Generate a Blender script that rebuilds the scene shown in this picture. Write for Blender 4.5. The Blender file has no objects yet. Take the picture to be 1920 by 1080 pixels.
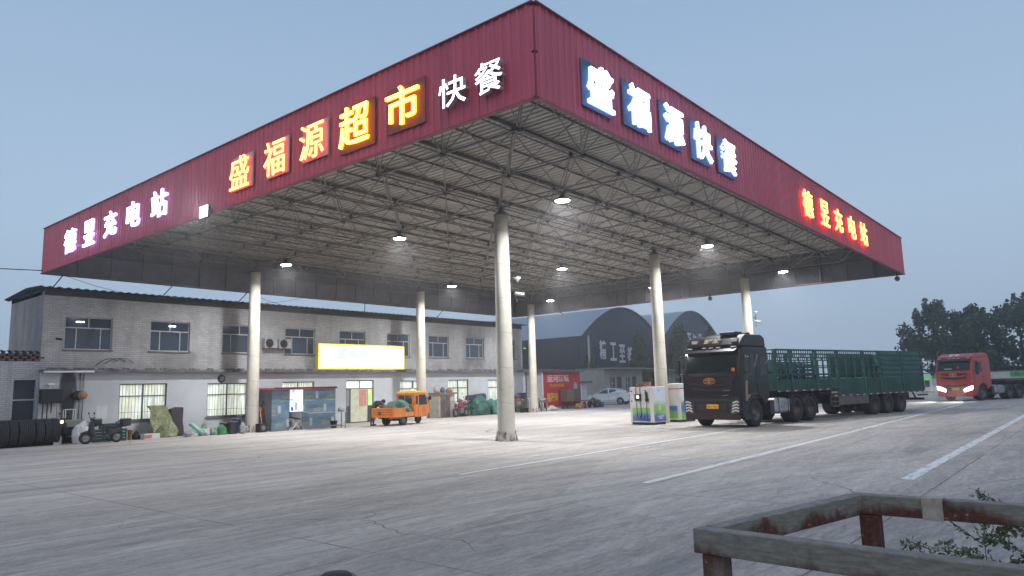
import bpy, bmesh, math, random
from mathutils import Vector, Matrix
random.seed(7)
S = bpy.context.scene
COL = S.collection
PI = math.pi
R = math.radians

# ------------------------------------------------------------------ camera
cam = bpy.data.cameras.new('camera'); camo = bpy.data.objects.new('camera', cam); COL.objects.link(camo)
cam.sensor_width = 36.0; cam.lens = 24.91; cam.clip_start = 0.05; cam.clip_end = 5000
YAW, PITCH, ROLL = 0.6919, 0.1405, -0.0278
cy, sy, cp, sp = math.cos(YAW), math.sin(YAW), math.cos(PITCH), math.sin(PITCH)
cf = Vector((cy*cp, sy*cp, sp)); cr = Vector((sy, -cy, 0)); cu = cr.cross(cf)
r2 = cr*math.cos(ROLL) + cu*math.sin(ROLL); u2 = cu*math.cos(ROLL) - cr*math.sin(ROLL)
M3 = Matrix((r2, u2, -cf)).transposed()
camo.matrix_world = Matrix.Translation((0, 0, 1.7)) @ M3.to_4x4()
S.camera = camo

# ------------------------------------------------------------------ world: blue dusk sky
SUN_EL, SUN_ROT = 1.5, 200.0
w = bpy.data.worlds.new('World'); S.world = w; w.use_nodes = True
nt = w.node_tree; nt.nodes.clear()
out = nt.nodes.new('ShaderNodeOutputWorld'); bg = nt.nodes.new('ShaderNodeBackground')
sky = nt.nodes.new('ShaderNodeTexSky'); sky.sky_type = 'NISHITA'; sky.sun_disc = False
sky.sun_elevation = R(SUN_EL); sky.sun_rotation = R(SUN_ROT); sky.dust_density = 3.0; sky.ozone_density = 3.0
tc = nt.nodes.new('ShaderNodeTexCoord'); sep = nt.nodes.new('ShaderNodeSeparateXYZ')
nt.links.new(tc.outputs['Generated'], sep.inputs[0])
ramp = nt.nodes.new('ShaderNodeValToRGB')                     # thick dusk air: paler near the horizon
e = ramp.color_ramp.elements
e[0].position = 0.0; e[0].color = (.255, .325, .42, 1)
e[1].position = 0.62; e[1].color = (.175, .265, .39, 1)
el = ramp.color_ramp.elements.new(0.22); el.color = (.26, .345, .455, 1)
nt.links.new(sep.outputs['Z'], ramp.inputs['Fac'])
mul = nt.nodes.new('ShaderNodeVectorMath'); mul.operation = 'SCALE'; mul.inputs['Scale'].default_value = 12.5
nt.links.new(ramp.outputs['Color'], mul.inputs[0])
mix = nt.nodes.new('ShaderNodeMix'); mix.data_type = 'RGBA'; mix.inputs['Factor'].default_value = 0.12
nt.links.new(mul.outputs[0], mix.inputs['A']); nt.links.new(sky.outputs['Color'], mix.inputs['B'])
nt.links.new(mix.outputs['Result'], bg.inputs['Color']); bg.inputs['Strength'].default_value = 0.1
nt.links.new(bg.outputs[0], out.inputs[0])
# wide soft fill added for dusk sky glow, brightening ground and canopy front
sl = bpy.data.lights.new('dusk_glow', 'SUN'); sl.energy = 0.5; sl.angle = R(70); sl.color = (1, .93, .87)
so = bpy.data.objects.new('dusk_glow', sl); COL.objects.link(so); so.rotation_euler = (R(48), 0, R(-52))
S.view_settings.view_transform = 'Standard'; S.view_settings.look = 'None'
S.view_settings.exposure = 0.5; S.view_settings.gamma = 1.0
S.cycles.use_denoising = True
S.cycles.max_bounces = 5; S.cycles.diffuse_bounces = 3; S.cycles.glossy_bounces = 3
S.cycles.sample_clamp_indirect = 4.0

# ------------------------------------------------------------------ helpers
def tag(o, label=None, cat=None, group=None, kind=None):
    if label: o['label'] = label
    if cat: o['category'] = cat
    if group: o['group'] = group
    if kind: o['kind'] = kind
    return o
def thing(name, label, cat, loc=(0,0,0), rz=0, group=None):
    o = bpy.data.objects.new(name, None); COL.objects.link(o); o.empty_display_size = .2
    o.location = loc; o.rotation_euler = (0, 0, rz)
    return tag(o, label, cat, group)
def kids(o): return [c for c in bpy.data.objects if c.parent == o]
def copy_tree(o, parent=None, top=True):
    c = o.copy(); COL.objects.link(c)
    if not top: c.parent = parent
    for ch in kids(o): copy_tree(ch, c, False)
    return c
class MB:
    def __init__(s): s.v = []; s.f = []; s.sm = []
    def add(s, vs, fs, smooth=False):
        b = len(s.v); s.v += [tuple(v) for v in vs]
        for f in fs: s.f.append(tuple(b+i for i in f)); s.sm.append(smooth)
        return s
    def box(s, c, d, rz=0, M=None):
        x, y, z = d[0]/2, d[1]/2, d[2]/2
        vs = [Vector((a*x, b*y, e*z)) for a in (-1,1) for b in (-1,1) for e in (-1,1)]
        m = Matrix.Translation(c) @ (M if M is not None else Matrix.Rotation(rz, 4, 'Z'))
        return s.add([m @ v for v in vs], [(0,1,3,2),(4,6,7,5),(0,4,5,1),(2,3,7,6),(0,2,6,4),(1,5,7,3)])
    def box2(s, a, b):
        return s.box([(a[i]+b[i])/2 for i in range(3)], [abs(b[i]-a[i]) for i in range(3)])
    def bar(s, p, q, w, h=None, up=(0,0,1)):
        p, q = Vector(p), Vector(q); h = h or w; d = q-p; L = d.length
        if L < 1e-6: return s
        z = d/L; u = Vector(up)
        if abs(z.dot(u)) > .98: u = Vector((1,0,0))
        x = z.cross(u).normalized(); y = x.cross(z)
        vs = []
        for t in (p, q):
            for a, b in ((-1,-1),(1,-1),(1,1),(-1,1)): vs.append(t + x*a*w/2 + y*b*h/2)
        return s.add(vs, [(3,2,1,0),(4,5,6,7),(0,1,5,4),(1,2,6,5),(2,3,7,6),(3,0,4,7)])
    def tube(s, pts, r, n=8, cap=True, smooth=True):
        pts = [Vector(p) for p in pts]; rs = r if isinstance(r, (list, tuple)) else [r]*len(pts)
        vs = []; fs = []
        for i, p in enumerate(pts):
            d = (pts[min(i+1, len(pts)-1)] - pts[max(i-1, 0)]).normalized()
            u = Vector((0,0,1)) if abs(d.z) < .95 else Vector((1,0,0))
            x = d.cross(u).normalized(); y = x.cross(d)
            for k in range(n):
                a = 2*PI*k/n; vs.append(p + (x*math.cos(a) + y*math.sin(a))*rs[i])
        for i in range(len(pts)-1):
            for k in range(n):
                a, b = i*n+k, i*n+(k+1) % n; fs.append((a, b, b+n, a+n))
        s.add(vs, fs, smooth)
        if cap:
            s.add(vs[:n], [tuple(range(n))[::-1]]); s.add(vs[-n:], [tuple(range(n))])
        return s
    def lathe(s, prof, c=(0,0,0), axis='z', n=24, smooth=True, a0=0, a1=2*PI):
        full = abs(a1-a0-2*PI) < 1e-6; m = n if full else n+1; vs = []; fs = []
        for r, h in prof:
            for k in range(m):
                a = a0+(a1-a0)*k/n; x, y = r*math.cos(a), r*math.sin(a)
                v = {'z': (x, y, h), 'y': (x, h, y), 'x': (h, x, y)}[axis]
                vs.append((v[0]+c[0], v[1]+c[1], v[2]+c[2]))
        for i in range(len(prof)-1):
            for k in range(n):
                k2 = (k+1) % m if full else k+1
                q = (i*m+k, i*m+k2, (i+1)*m+k2, (i+1)*m+k)
                fs.append(q if axis != 'y' else q[::-1])
        return s.add(vs, fs, smooth)
    def prism(s, poly, y0, y1, plane='xz', M=None):
        n = len(poly)
        def pt(a, b, t):
            v = {'xz': (a, t, b), 'yz': (t, a, b), 'xy': (a, b, t)}[plane]
            return (M @ Vector(v)) if M is not None else v
        vs = [pt(a, b, y0) for a, b in poly] + [pt(a, b, y1) for a, b in poly]
        fs = [tuple(range(n)), tuple(range(2*n-1, n-1, -1))] + [(i, i+n, (i+1) % n+n, (i+1) % n) for i in range(n)]
        return s.add(vs, fs)
    def sphere(s, c, r, n=10, m=6, sc=(1,1,1), jit=0):
        vs = []; fs = []
        for i in range(m+1):
            t = PI*i/m
            for k in range(n):
                a = 2*PI*k/n; j = 1 + random.uniform(-jit, jit)
                vs.append((c[0]+r*sc[0]*math.sin(t)*math.cos(a)*j, c[1]+r*sc[1]*math.sin(t)*math.sin(a)*j, c[2]+r*sc[2]*math.cos(t)*j))
        for i in range(m):
            for k in range(n):
                fs.append((i*n+k, (i+1)*n+k, (i+1)*n+(k+1) % n, i*n+(k+1) % n))
        return s.add(vs, fs, True)
    def build(s, name, mat, parent=None, bevel=0, seg=2, loc=None, rot=None, auto=False):
        me = bpy.data.meshes.new(name); me.from_pydata(s.v, [], s.f)
        for p, q in zip(me.polygons, s.sm): p.use_smooth = q
        bm = bmesh.new(); bm.from_mesh(me)
        bmesh.ops.remove_doubles(bm, verts=bm.verts, dist=1e-5)
        bmesh.ops.recalc_face_normals(bm, faces=bm.faces); bm.to_mesh(me); bm.free()
        me.materials.append(mat)
        o = bpy.data.objects.new(name, me); COL.objects.link(o)
        if parent: o.parent = parent
        if loc: o.location = loc
        if rot: o.rotation_euler = rot
        if bevel:
            md = o.modifiers.new('bevel', 'BEVEL'); md.width = bevel; md.segments = seg; md.limit_method = 'ANGLE'; md.angle_limit = R(35)
            md.harden_normals = False
        return o

# materials -------------------------------------------------------------
def mat(name, col, rough=.6, metal=0, var=.0, vscale=3.0, bump=0, bscale=20, emit=None, estr=0, col2=None, coat=0, spec=.5, stretch=(1,1,1), det=4, alpha=1):
    m = bpy.data.materials.new(name); m.use_nodes = True; t = m.node_tree; b = t.nodes['Principled BSDF']
    b.inputs['Roughness'].default_value = rough; b.inputs['Metallic'].default_value = metal
    b.inputs['Base Color'].default_value = (*col, 1); b.inputs['Coat Weight'].default_value = coat
    b.inputs['Specular IOR Level'].default_value = spec
    if alpha < 1: b.inputs['Alpha'].default_value = alpha
    if var or bump:
        c = t.nodes.new('ShaderNodeTexCoord'); mp = t.nodes.new('ShaderNodeMapping'); mp.inputs['Scale'].default_value = stretch
        t.links.new(c.outputs['Object'], mp.inputs[0])
    if var:
        n = t.nodes.new('ShaderNodeTexNoise'); n.inputs['Scale'].default_value = vscale; n.inputs['Detail'].default_value = det; n.inputs['Roughness'].default_value = .65
        t.links.new(mp.outputs[0], n.inputs[0])
        r = t.nodes.new('ShaderNodeValToRGB'); c2 = col2 or tuple(x*(1-var) for x in col)
        r.color_ramp.elements[0].position = .35; r.color_ramp.elements[0].color = (*c2, 1)
        r.color_ramp.elements[1].position = .62; r.color_ramp.elements[1].color = (*col, 1)
        t.links.new(n.outputs['Fac'], r.inputs[0]); t.links.new(r.outputs[0], b.inputs['Base Color'])
    if bump:
        n = t.nodes.new('ShaderNodeTexNoise'); n.inputs['Scale'].default_value = bscale; n.inputs['Detail'].default_value = 4
        t.links.new(mp.outputs[0], n.inputs[0]); bp = t.nodes.new('ShaderNodeBump'); bp.inputs['Strength'].default_value = bump
        bp.inputs['Distance'].default_value = .02
        t.links.new(n.outputs['Fac'], bp.inputs['Height']); t.links.new(bp.outputs[0], b.inputs['Normal'])
    if emit:
        b.inputs['Emission Color'].default_value = (*emit, 1); b.inputs['Emission Strength'].default_value = estr
    return m
# node shorthands for richer materials
class NT:
    def __init__(s, name):
        s.m = bpy.data.materials.new(name); s.m.use_nodes = True; s.t = s.m.node_tree; s.b = s.t.nodes['Principled BSDF']
        s.co = s.t.nodes.new('ShaderNodeTexCoord').outputs['Object']
    def n(s, typ, **kw):
        nd = s.t.nodes.new('ShaderNode'+typ)
        for k, v in kw.items():
            if k.startswith('_'): setattr(nd, k[1:], v)
            else:
                i = nd.inputs[int(k[1:])] if k[0] == 'i' and k[1:].isdigit() else nd.inputs[k.replace('__', ' ')]
                if hasattr(v, 'is_linked') or isinstance(v, bpy.types.NodeSocket): s.t.links.new(v, i)
                else: i.default_value = v
        return nd
    def map(s, scale=(1,1,1), rot=(0,0,0), loc=(0,0,0), src=None):
        return s.n('Mapping', i0=src or s.co, Scale=scale, Rotation=rot, Location=loc).outputs[0]
    def noise(s, vec, scale, detail=4, rough=.6, dist=0):
        return s.n('TexNoise', Vector=vec, Scale=scale, Detail=detail, Roughness=rough, Distortion=dist).outputs['Fac']
    def ramp(s, fac, stops):
        r = s.t.nodes.new('ShaderNodeValToRGB'); s.t.links.new(fac, r.inputs[0]); cr_ = r.color_ramp
        while len(cr_.elements) < len(stops): cr_.elements.new(.5)
        for e_, (p, c) in zip(cr_.elements, stops):
            e_.position = p; e_.color = (*c, 1) if isinstance(c, tuple) else (c, c, c, 1)
        return r.outputs[0]
    def mix(s, fac, a, b, blend='MIX'):
        nd = s.t.nodes.new('ShaderNodeMix'); nd.data_type = 'RGBA'; nd.blend_type = blend
        for k, v in (('Factor', fac), ('A', a), ('B', b)):
            i = nd.inputs[k] if k == 'Factor' else [q for q in nd.inputs if q.name == k and q.type == 'RGBA'][0]
            if isinstance(v, bpy.types.NodeSocket): s.t.links.new(v, i)
            else: i.default_value = (*v, 1) if isinstance(v, tuple) and len(v) == 3 else v
        return [q for q in nd.outputs if q.type == 'RGBA'][0]
    def math(s, op, a, b=None, c=None):
        nd = s.t.nodes.new('ShaderNodeMath'); nd.operation = op
        for i, v in enumerate((a, b, c)):
            if v is None: continue
            if isinstance(v, bpy.types.NodeSocket): s.t.links.new(v, nd.inputs[i])
            else: nd.inputs[i].default_value = v
        return nd.outputs[0]
    def xyz(s, src=None):
        return s.n('SeparateXYZ', i0=src or s.co).outputs
    def done(s, col=None, rough=.6, metal=0, bump=None, bs=.3, bd=.02, emit=None, estr=0, coat=0):
        for k, v in (('Base Color', col), ('Roughness', rough), ('Metallic', metal), ('Coat Weight', coat)):
            if v is None: continue
            if isinstance(v, bpy.types.NodeSocket): s.t.links.new(v, s.b.inputs[k])
            else: s.b.inputs[k].default_value = (*v, 1) if isinstance(v, tuple) else v
        if bump is not None:
            bp = s.n('Bump', Strength=bs, Distance=bd, Height=bump); s.t.links.new(bp.outputs[0], s.b.inputs['Normal'])
        if emit is not None:
            if isinstance(emit, bpy.types.NodeSocket): s.t.links.new(emit, s.b.inputs['Emission Color'])
            else: s.b.inputs['Emission Color'].default_value = (*emit, 1)
            s.b.inputs['Emission Strength'].default_value = estr
        return s.m
def emis(name, col, strength):
    return mat(name, tuple(min(1, c*.8) for c in col), .5, emit=col, estr=strength)

def glyph_mesh(body, ext=.02, off=0.0, res=2):
    """writing as a mesh centred on its own box; returns mesh, width, height"""
    c = bpy.data.curves.new('glyph', 'FONT'); c.body = body; c.extrude = ext; c.offset = off; c.resolution_u = res
    o = bpy.data.objects.new('glyph', c); COL.objects.link(o)
    dg = bpy.context.evaluated_depsgraph_get(); dg.update()
    me = bpy.data.meshes.new_from_object(o.evaluated_get(dg)); bpy.data.objects.remove(o); bpy.data.curves.remove(c)
    xs = [v.co.x for v in me.vertices] or [0, 1]; ys = [v.co.y for v in me.vertices] or [0, 1]
    w_, h_ = max(xs)-min(xs), max(ys)-min(ys); cx, cy_ = (max(xs)+min(xs))/2, (max(ys)+min(ys))/2
    me.transform(Matrix.Translation((-cx, -cy_, 0)))
    return me, w_, h_
def writing(name, body, loc, w_, h_, right, m, parent=None, ext=.02, off=0.0, side=None):
    """writing w_ x h_ metres, standing upright, read along the vector right"""
    me, ow, oh = glyph_mesh(body, 1, off)
    r = Vector(right).normalized(); u = Vector((0, 0, 1)); n = r.cross(u)
    k = Matrix((r*(w_/ow), u*(h_/oh), n*ext)).transposed().to_4x4()
    me.transform(k); me.materials.clear(); me.materials.append(m); me.name = name
    if side:                                        # only the front face of a lit character shines fully
        me.materials.append(side)
        for q in me.polygons: q.material_index = 0 if q.normal.dot(n) > .5 else 1
    o = bpy.data.objects.new(name, me); COL.objects.link(o); o.location = loc
    if parent: o.parent = parent
    return o

# shared paints
M_dark = mat('dark_rubber', (.018, .018, .02), .8, bump=.2)
M_blackmetal = mat('black_metal', (.03, .03, .035), .5, .3)
M_steel = mat('grey_steel', (.25, .25, .26), .45, .6, var=.3, vscale=4)
M_frame = mat('white_frame', (.5, .5, .5), .5, var=.3, vscale=6)
M_glassdark = mat('dark_glass', (.03, .04, .05), .08, spec=.8)
M_white = mat('white_paint', (.72, .72, .70), .5, var=.15, vscale=4)

# ------------------------------------------------------------------ ground
def ground_mat():
    a = NT('concrete_ground'); co = a.co
    big = a.noise(a.map((.05, .09, 1)), 1.0, 5, .6, .6)
    st = a.noise(a.map((.11, .95, 1), rot=(0, 0, .12)), 1.0, 8, .68, 1.6)      # dust dragged along by wheels
    st2 = a.noise(a.map((.35, 2.2, 1), rot=(0, 0, -.22)), 1.0, 6, .7, 1.2)
    fine = a.noise(co, 24, 4, .7)
    mid = a.noise(a.map((1.2, 4.5, 1), rot=(0, 0, -.05)), 1.0, 9, .78, 2.2)
    grit = a.noise(a.map((7, 13, 1), rot=(0, 0, .3)), 1.0, 6, .8, .8)
    v = a.math('ADD', a.math('ADD', a.math('MULTIPLY', st, .38), a.math('MULTIPLY', mid, .38)), a.math('MULTIPLY', grit, .24))
    v = a.math('ADD', v, a.math('MULTIPLY', a.math('SUBTRACT', big, .5), .25))
    c = a.ramp(v, [(.385, (.15, .122, .108)), (.455, (.27, .228, .20)), (.515, (.385, .33, .29)), (.595, (.545, .495, .435))])
    c = a.mix(.14, c, a.ramp(fine, [(.3, .06), (.7, .6)]))
    pt = a.n('TexVoronoi', Vector=a.map((.12, .2, 1)), Scale=1.0).outputs['Color']
    c = a.mix(.10, c, a.n('HueSaturation', Color=pt, Saturation=.0, Value=.8).outputs[0])
    c = a.mix(a.math('MULTIPLY', a.ramp(st2, [(.52, 0.0), (.66, 1.0)]), .4), c, (.52, .47, .42))
    # slab joints every 5 m along x, 4.2 m along y
    x, y, z = a.xyz()
    jx = a.math('LESS_THAN', a.math('ABSOLUTE', a.math('SUBTRACT', a.math('FRACT', a.math('DIVIDE', a.math('ADD', x, 2.72), 5.2)), .5)), .0022)
    wob = a.math('MULTIPLY', a.math('SUBTRACT', a.noise(a.map((1.6, 1.6, 1)), 1, 5, .7), .5), .022)
    jy = a.math('LESS_THAN', a.math('ABSOLUTE', a.math('ADD', wob, a.math('SUBTRACT', a.math('FRACT', a.math('DIVIDE', a.math('ADD', y, -.25), 4.0)), .5))), .003)
    j = a.math('MULTIPLY', a.math('MAXIMUM', jx, jy), a.ramp(a.noise(a.map((.4, .4, 1)), 1, 3, .6), [(.40, .15), (.55, 1.0)]))
    vc = a.n('TexVoronoi', Vector=a.n('VectorMath', i0=a.map((.16, .16, 1)), i1=a.n('VectorMath', i0=a.n('TexNoise', Vector=a.map((.8, .8, 1)), Scale=1.0, Detail=5).outputs['Color'], i1=(.16, .16, 0), _operation='MULTIPLY').outputs[0], _operation='ADD').outputs[0], Scale=1.0, _feature='DISTANCE_TO_EDGE').outputs['Distance']
    crk = a.math('MULTIPLY', a.math('LESS_THAN', vc, .0013), a.ramp(a.noise(a.map((.13, .13, 1)), 1, 2), [(.48, 0.0), (.52, 1.0)]))
    j = a.math('MAXIMUM', j, crk)
    c = a.mix(a.math('MULTIPLY', j, .8), c, (.05, .045, .045))
    # oil and tyre stains
    oil = a.ramp(a.noise(a.map((.5, .5, 1)), 1.0, 6, .75, .4), [(.66, 0.0), (.74, 1.0)])
    c = a.mix(a.math('MULTIPLY', oil, .65), c, (.09, .09, .095))
    # dark curved tyre sweeps
    px = a.math('SUBTRACT', x, 2.0); py = a.math('SUBTRACT', y, -22.0)
    rr = a.math('SQRT', a.math('ADD', a.math('MULTIPLY', px, px), a.math('MULTIPLY', py, py)))
    sweep = a.n('TexNoise', Vector=a.n('CombineXYZ', X=a.math('MULTIPLY', rr, 2.4), Y=a.math('MULTIPLY', x, .06)).outputs[0], Scale=1.0, Detail=5, Roughness=.7).outputs['Fac']
    c = a.mix(a.math('MULTIPLY', a.ramp(sweep, [(.5, 0.0), (.66, 1.0)]), .42), c, (.13, .135, .15))
    return a.done(c, rough=a.ramp(st, [(.3, .75), (.7, .95)]), bump=a.mix(.5, fine, grit), bs=.5, bd=.02)
g = MB()
N = 40
ext = 900
g.add([(-ext, -ext, 0), (ext, -ext, 0), (ext, ext, 0), (-ext, ext, 0)], [(0, 1, 2, 3)])
tag(g.build('ground', ground_mat()), kind='structure')
def line_mat():
    a = NT('road_paint')
    f = a.noise(a.map((.8, 3, 1)), 3, 6, .7)
    c = a.ramp(f, [(.35, (.3, .3, .31)), (.5, (.66, .66, .65))])
    return a.done(c, .8)
ML = line_mat()
for x0, x1, y0, y1, wd in ((10.6, 26.0, 10.30, 10.50, .11), (11.2, 58.0, 6.40, 7.05, .17), (13.6, 90.0, 2.78, 2.95, .2)):
    m_ = MB(); n = 40
    vs = []; fs = []
    for i in range(n+1):
        t = i/n; x = x0+(x1-x0)*t; y = y0+(y1-y0)*t
        vs += [(x, y-wd/2, .004), (x, y+wd/2, .004)]
        if i: fs.append((2*i-2, 2*i, 2*i+1, 2*i-1))
    m_.add(vs, fs); tag(m_.build('lane_line', ML), kind='structure')
# ------------------------------------------------------------------ canopy
CX0, CX1, CY0, CY1, ZB, ZT = 9.836, 40.54, 7.442, 33.39, 6.934, 8.812
def corr_mat(name, c1, c2, rough=.45):
    a = NT(name)
    v = a.noise(a.map((1, 1, .25)), 1.6, 5, .6)
    s_ = a.noise(a.map((6, 6, .35)), 1.0, 4, .7)
    c = a.mix(a.ramp(v, [(.3, 0.0), (.7, 1.0)]), c1, c2)
    c = a.mix(a.math('MULTIPLY', a.ramp(s_, [(.5, 0.0), (.75, 1.0)]), .25), c, tuple(x*.5 for x in c1))
    x, y, z = a.xyz(); sh = a.n('TexWhiteNoise', _noise_dimensions='1D', W=a.math('FLOOR', a.math('DIVIDE', a.math('ADD', x, y), 1.05))).outputs['Value']
    c = a.mix(a.math('MULTIPLY', sh, .22), c, tuple(q*.55 for q in c1))
    lap = a.math('LESS_THAN', a.math('FRACT', a.math('DIVIDE', a.math('ADD', x, y), 1.05)), .018)
    c = a.mix(a.math('MULTIPLY', lap, .55), c, tuple(q*.3 for q in c1))
    return a.done(c, rough)
M_red = corr_mat('red_cladding', (.48, .07, .115), (.60, .10, .15))
M_lining = mat('fascia_lining', (.17, .17, .19), .7, var=.3, vscale=1.5)
canopy = thing('station_canopy', 'huge red-fronted filling station canopy on six round concrete columns', 'canopy', (CX0, CY0, 0))
def rel(p): return (p[0]-CX0, p[1]-CY0, p[2])
def rib_panel(p0, p1, z0, z1, nrm, pitch=.21, dep=.028):
    """vertical-ribbed sheet between two ground points"""
    p0, p1 = Vector((*p0, 0)), Vector((*p1, 0)); d = p1-p0; L = d.length; d /= L; n = Vector((*nrm, 0))
    k = int(L/pitch); pit = L/k; prof = []
    for i in range(k):
        for t, h in ((0, 0), (.62, 0), (.70, 1), (.92, 1)): prof.append(((i+t)*pit, h*dep))
    prof.append((L, 0)); vs = []; fs = []
    for s_, h in prof:
        q = p0 + d*s_ + n*h; vs += [(q.x, q.y, z0), (q.x, q.y, z1)]
    for i in range(len(prof)-1): fs.append((2*i, 2*i+2, 2*i+3, 2*i+1))
    return vs, fs
M_trim = mat('dark_red_trim', (.24, .04, .06), .5)
for (a, b, n) in (((0, 0), (0, CY1-CY0), (-1, 0)), ((0, 0), (CX1-CX0, 0), (0, -1)), ((CX1-CX0, 0), (CX1-CX0, CY1-CY0), (1, 0)), ((0, CY1-CY0), (CX1-CX0, CY1-CY0), (0, 1))):
    m_ = MB(); vs, fs = rib_panel(a, b, ZB, ZT, n); m_.add(vs, fs)
    fo = m_.build('fascia_panel', M_red, canopy)
    mi = MB(); i_ = Vector((-n[0], -n[1]))*.05
    a2 = (a[0]+i_.x, a[1]+i_.y); b2 = (b[0]+i_.x, b[1]+i_.y)
    mi.bar((*a2, ZB+.03), (*b2, ZB+.03), .05, .05); mi.bar((*a2, ZT-.03), (*b2, ZT-.03), .05, .05); mi.bar((*a2, 7.85), (*b2, 7.85), .05, .05)
    L = (Vector(b)-Vector(a)).length; k = int(L/1.3)
    for i in range(k+1):
        q = Vector(a2).lerp(Vector(b2), min(max(i/k, .002), .998)); mi.bar((q.x, q.y, ZB+.06), (q.x, q.y, ZT-.06), .04, .04)
    mi.build('fascia_frame', M_steel, fo)
    li = MB(); i3 = Vector((-n[0], -n[1]))*.018
    li.bar((a[0]+i3.x, a[1]+i3.y, (ZB+ZT)/2), (b[0]+i3.x, b[1]+i3.y, (ZB+ZT)/2), .012, ZT-ZB-.02); li.build('fascia_lining', M_lining, fo)
    tr = MB()                                                    # folded trim on top and bottom edges
    o_ = Vector(n)*.035
    for z in (ZB-.012, ZT+.008): tr.bar((a[0]+o_.x*.5, a[1]+o_.y*.5, z), (b[0]+o_.x*.5, b[1]+o_.y*.5, z), .10, .022)
    tr.build('edge_trim', M_trim, fo)
# roof deck
M_deck = corr_mat('roof_deck_sheet', (.36, .335, .30), (.50, .47, .43), .55)
vs = []; fs = []; pit = .225; k = int((CX1-CX0-.1)/pit); prof = []
for i in range(k):
    for t, h in ((0, 0), (.55, 0), (.66, .04), (.9, .04)): prof.append((.05+(i+t)*pit, h))
for x, h in prof: vs += [(x, .04, 8.70+h), (x, CY1-CY0-.04, 8.70+h)]
for i in range(len(prof)-1): fs.append((2*i, 2*i+2, 2*i+3, 2*i+1))
deck = MB().add(vs, fs).build('roof_deck', M_deck, canopy)
M_strut = mat('painted_strut', (.24, .23, .22), .5, .2, var=.3, vscale=1.2)
pl = MB()
for y in [CY0+.15]+[15.389+2.609*(k+.5)+d for k in range(-3, 7) for d in (0,)]: pl.box((15.35, y-CY0, 8.63), (30.5, .06, .11))
for y in [15.389+2.609*k+d for k in range(-3, 7) for d in (0,) if CY0+.1 < 15.389+2.609*k+d < CY1-.1]: pl.box((15.35, y-CY0, 8.672), (30.5, .035, .05))
pl.build('purlins', M_strut, deck)
LX = [18.085+2.677*k for k in range(-2, 9)]; LY = [15.389+2.609*k for k in range(-2, 7)]
UX = [CX0+.25]+[18.085+2.677*(k+.5) for k in range(-3, 8)]+[CX1-.25]; UY = [CY0+.2]+[15.389+2.609*(k+.5) for k in range(-3, 6)]+[CY1-.3]
# upper chords and webs
ZL, ZU = 7.85, 8.48
lo, up, wb, nd = MB(), MB(), MB(), MB()
for i, x in enumerate(LX):
    for j, y in enumerate(LY):
        p = (x, y, ZL)
        if i+1 < len(LX): lo.tube([rel(p), rel((LX[i+1], y, ZL))], .026, 6, False)
        if j+1 < len(LY): lo.tube([rel(p), rel((x, LY[j+1], ZL))], .026, 6, False)
        nd.sphere(rel(p), .095, 8, 5)
        for a in (i, i+1):
            for b in (j, j+1): wb.tube([rel(p), rel((UX[a+0] if a < len(UX) else UX[-1], UY[b], ZU))], .021, 5, False)
for i, x in enumerate(UX):
    for j, y in enumerate(UY):
        p = (x, y, ZU)
        if i+1 < len(UX): up.tube([rel(p), rel((UX[i+1], y, ZU))], .022, 5, False)
        if j+1 < len(UY): up.tube([rel(p), rel((x, UY[j+1], ZU))], .022, 5, False)
        nd.sphere(rel(p), .08, 8, 5)
        wb.tube([rel(p), rel((x, y, 8.57))], .04, 6, False)
for x, y in [(UX[0], y) for y in UY]+[(UX[-1], y) for y in UY]:
    wb.tube([rel((x, y, ZU)), rel((x+(-.2 if x < 20 else .2), y, ZB+.05))], .03, 5, False)
sf = lo.build('space_frame', M_strut, canopy)
up.build('upper_chords', M_strut, sf); wb.build('diagonal_struts', M_strut, sf); tag(nd.build('ball_joints', mat('joint_balls', (.12, .11, .11), .5, .4), sf), kind='stuff')
# columns
def col_mat():
    a = NT('column_plaster'); x, y, z = a.xyz()
    v = a.noise(a.map((1, 1, .5)), 1.5, 5, .65)
    c = a.ramp(v, [(.3, (.45, .41, .34)), (.65, (.58, .545, .46))])
    run = a.ramp(a.noise(a.map((5, 5, .22)), 1.0, 4, .7), [(.56, 0.0), (.72, 1.0)])
    c = a.mix(a.math('MULTIPLY', run, .5), c, (.42, .33, .24))
    ang = a.math('ARCTAN2', y, x)
    band = a.math('FRACT', a.math('ADD', a.math('DIVIDE', z, 1.15), a.math('MULTIPLY', ang, .03)))
    c = a.mix(a.math('MULTIPLY', a.math('LESS_THAN', band, .016), .6), c, (.2, .19, .18))
    sp_ = a.ramp(a.noise(a.map((9, 9, 9)), 1.0, 3, .5), [(.68, 0.0), (.72, 1.0)])
    zz = a.math('MULTIPLY', a.math('GREATER_THAN', z, 1.2), a.math('LESS_THAN', z, 2.7))
    c = a.mix(a.math('MULTIPLY', a.math('MULTIPLY', sp_, zz), .8), c, (.08, .08, .08))
    low = a.ramp(z, [(.0, 1.0), (.06, 0.0)])
    return a.done(c, .7, bump=v, bs=.3)
M_col = col_mat()
M_colbase = NT('column_foot'); _a = M_colbase
_f = _a.ramp(_a.noise(_a.map((11, 11, 1.3)), 1, 3, .6), [(.42, (.10, .075, .065)), (.56, (.45, .38, .35))])
M_colbase = _a.done(_f, .9)
cols = []
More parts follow.
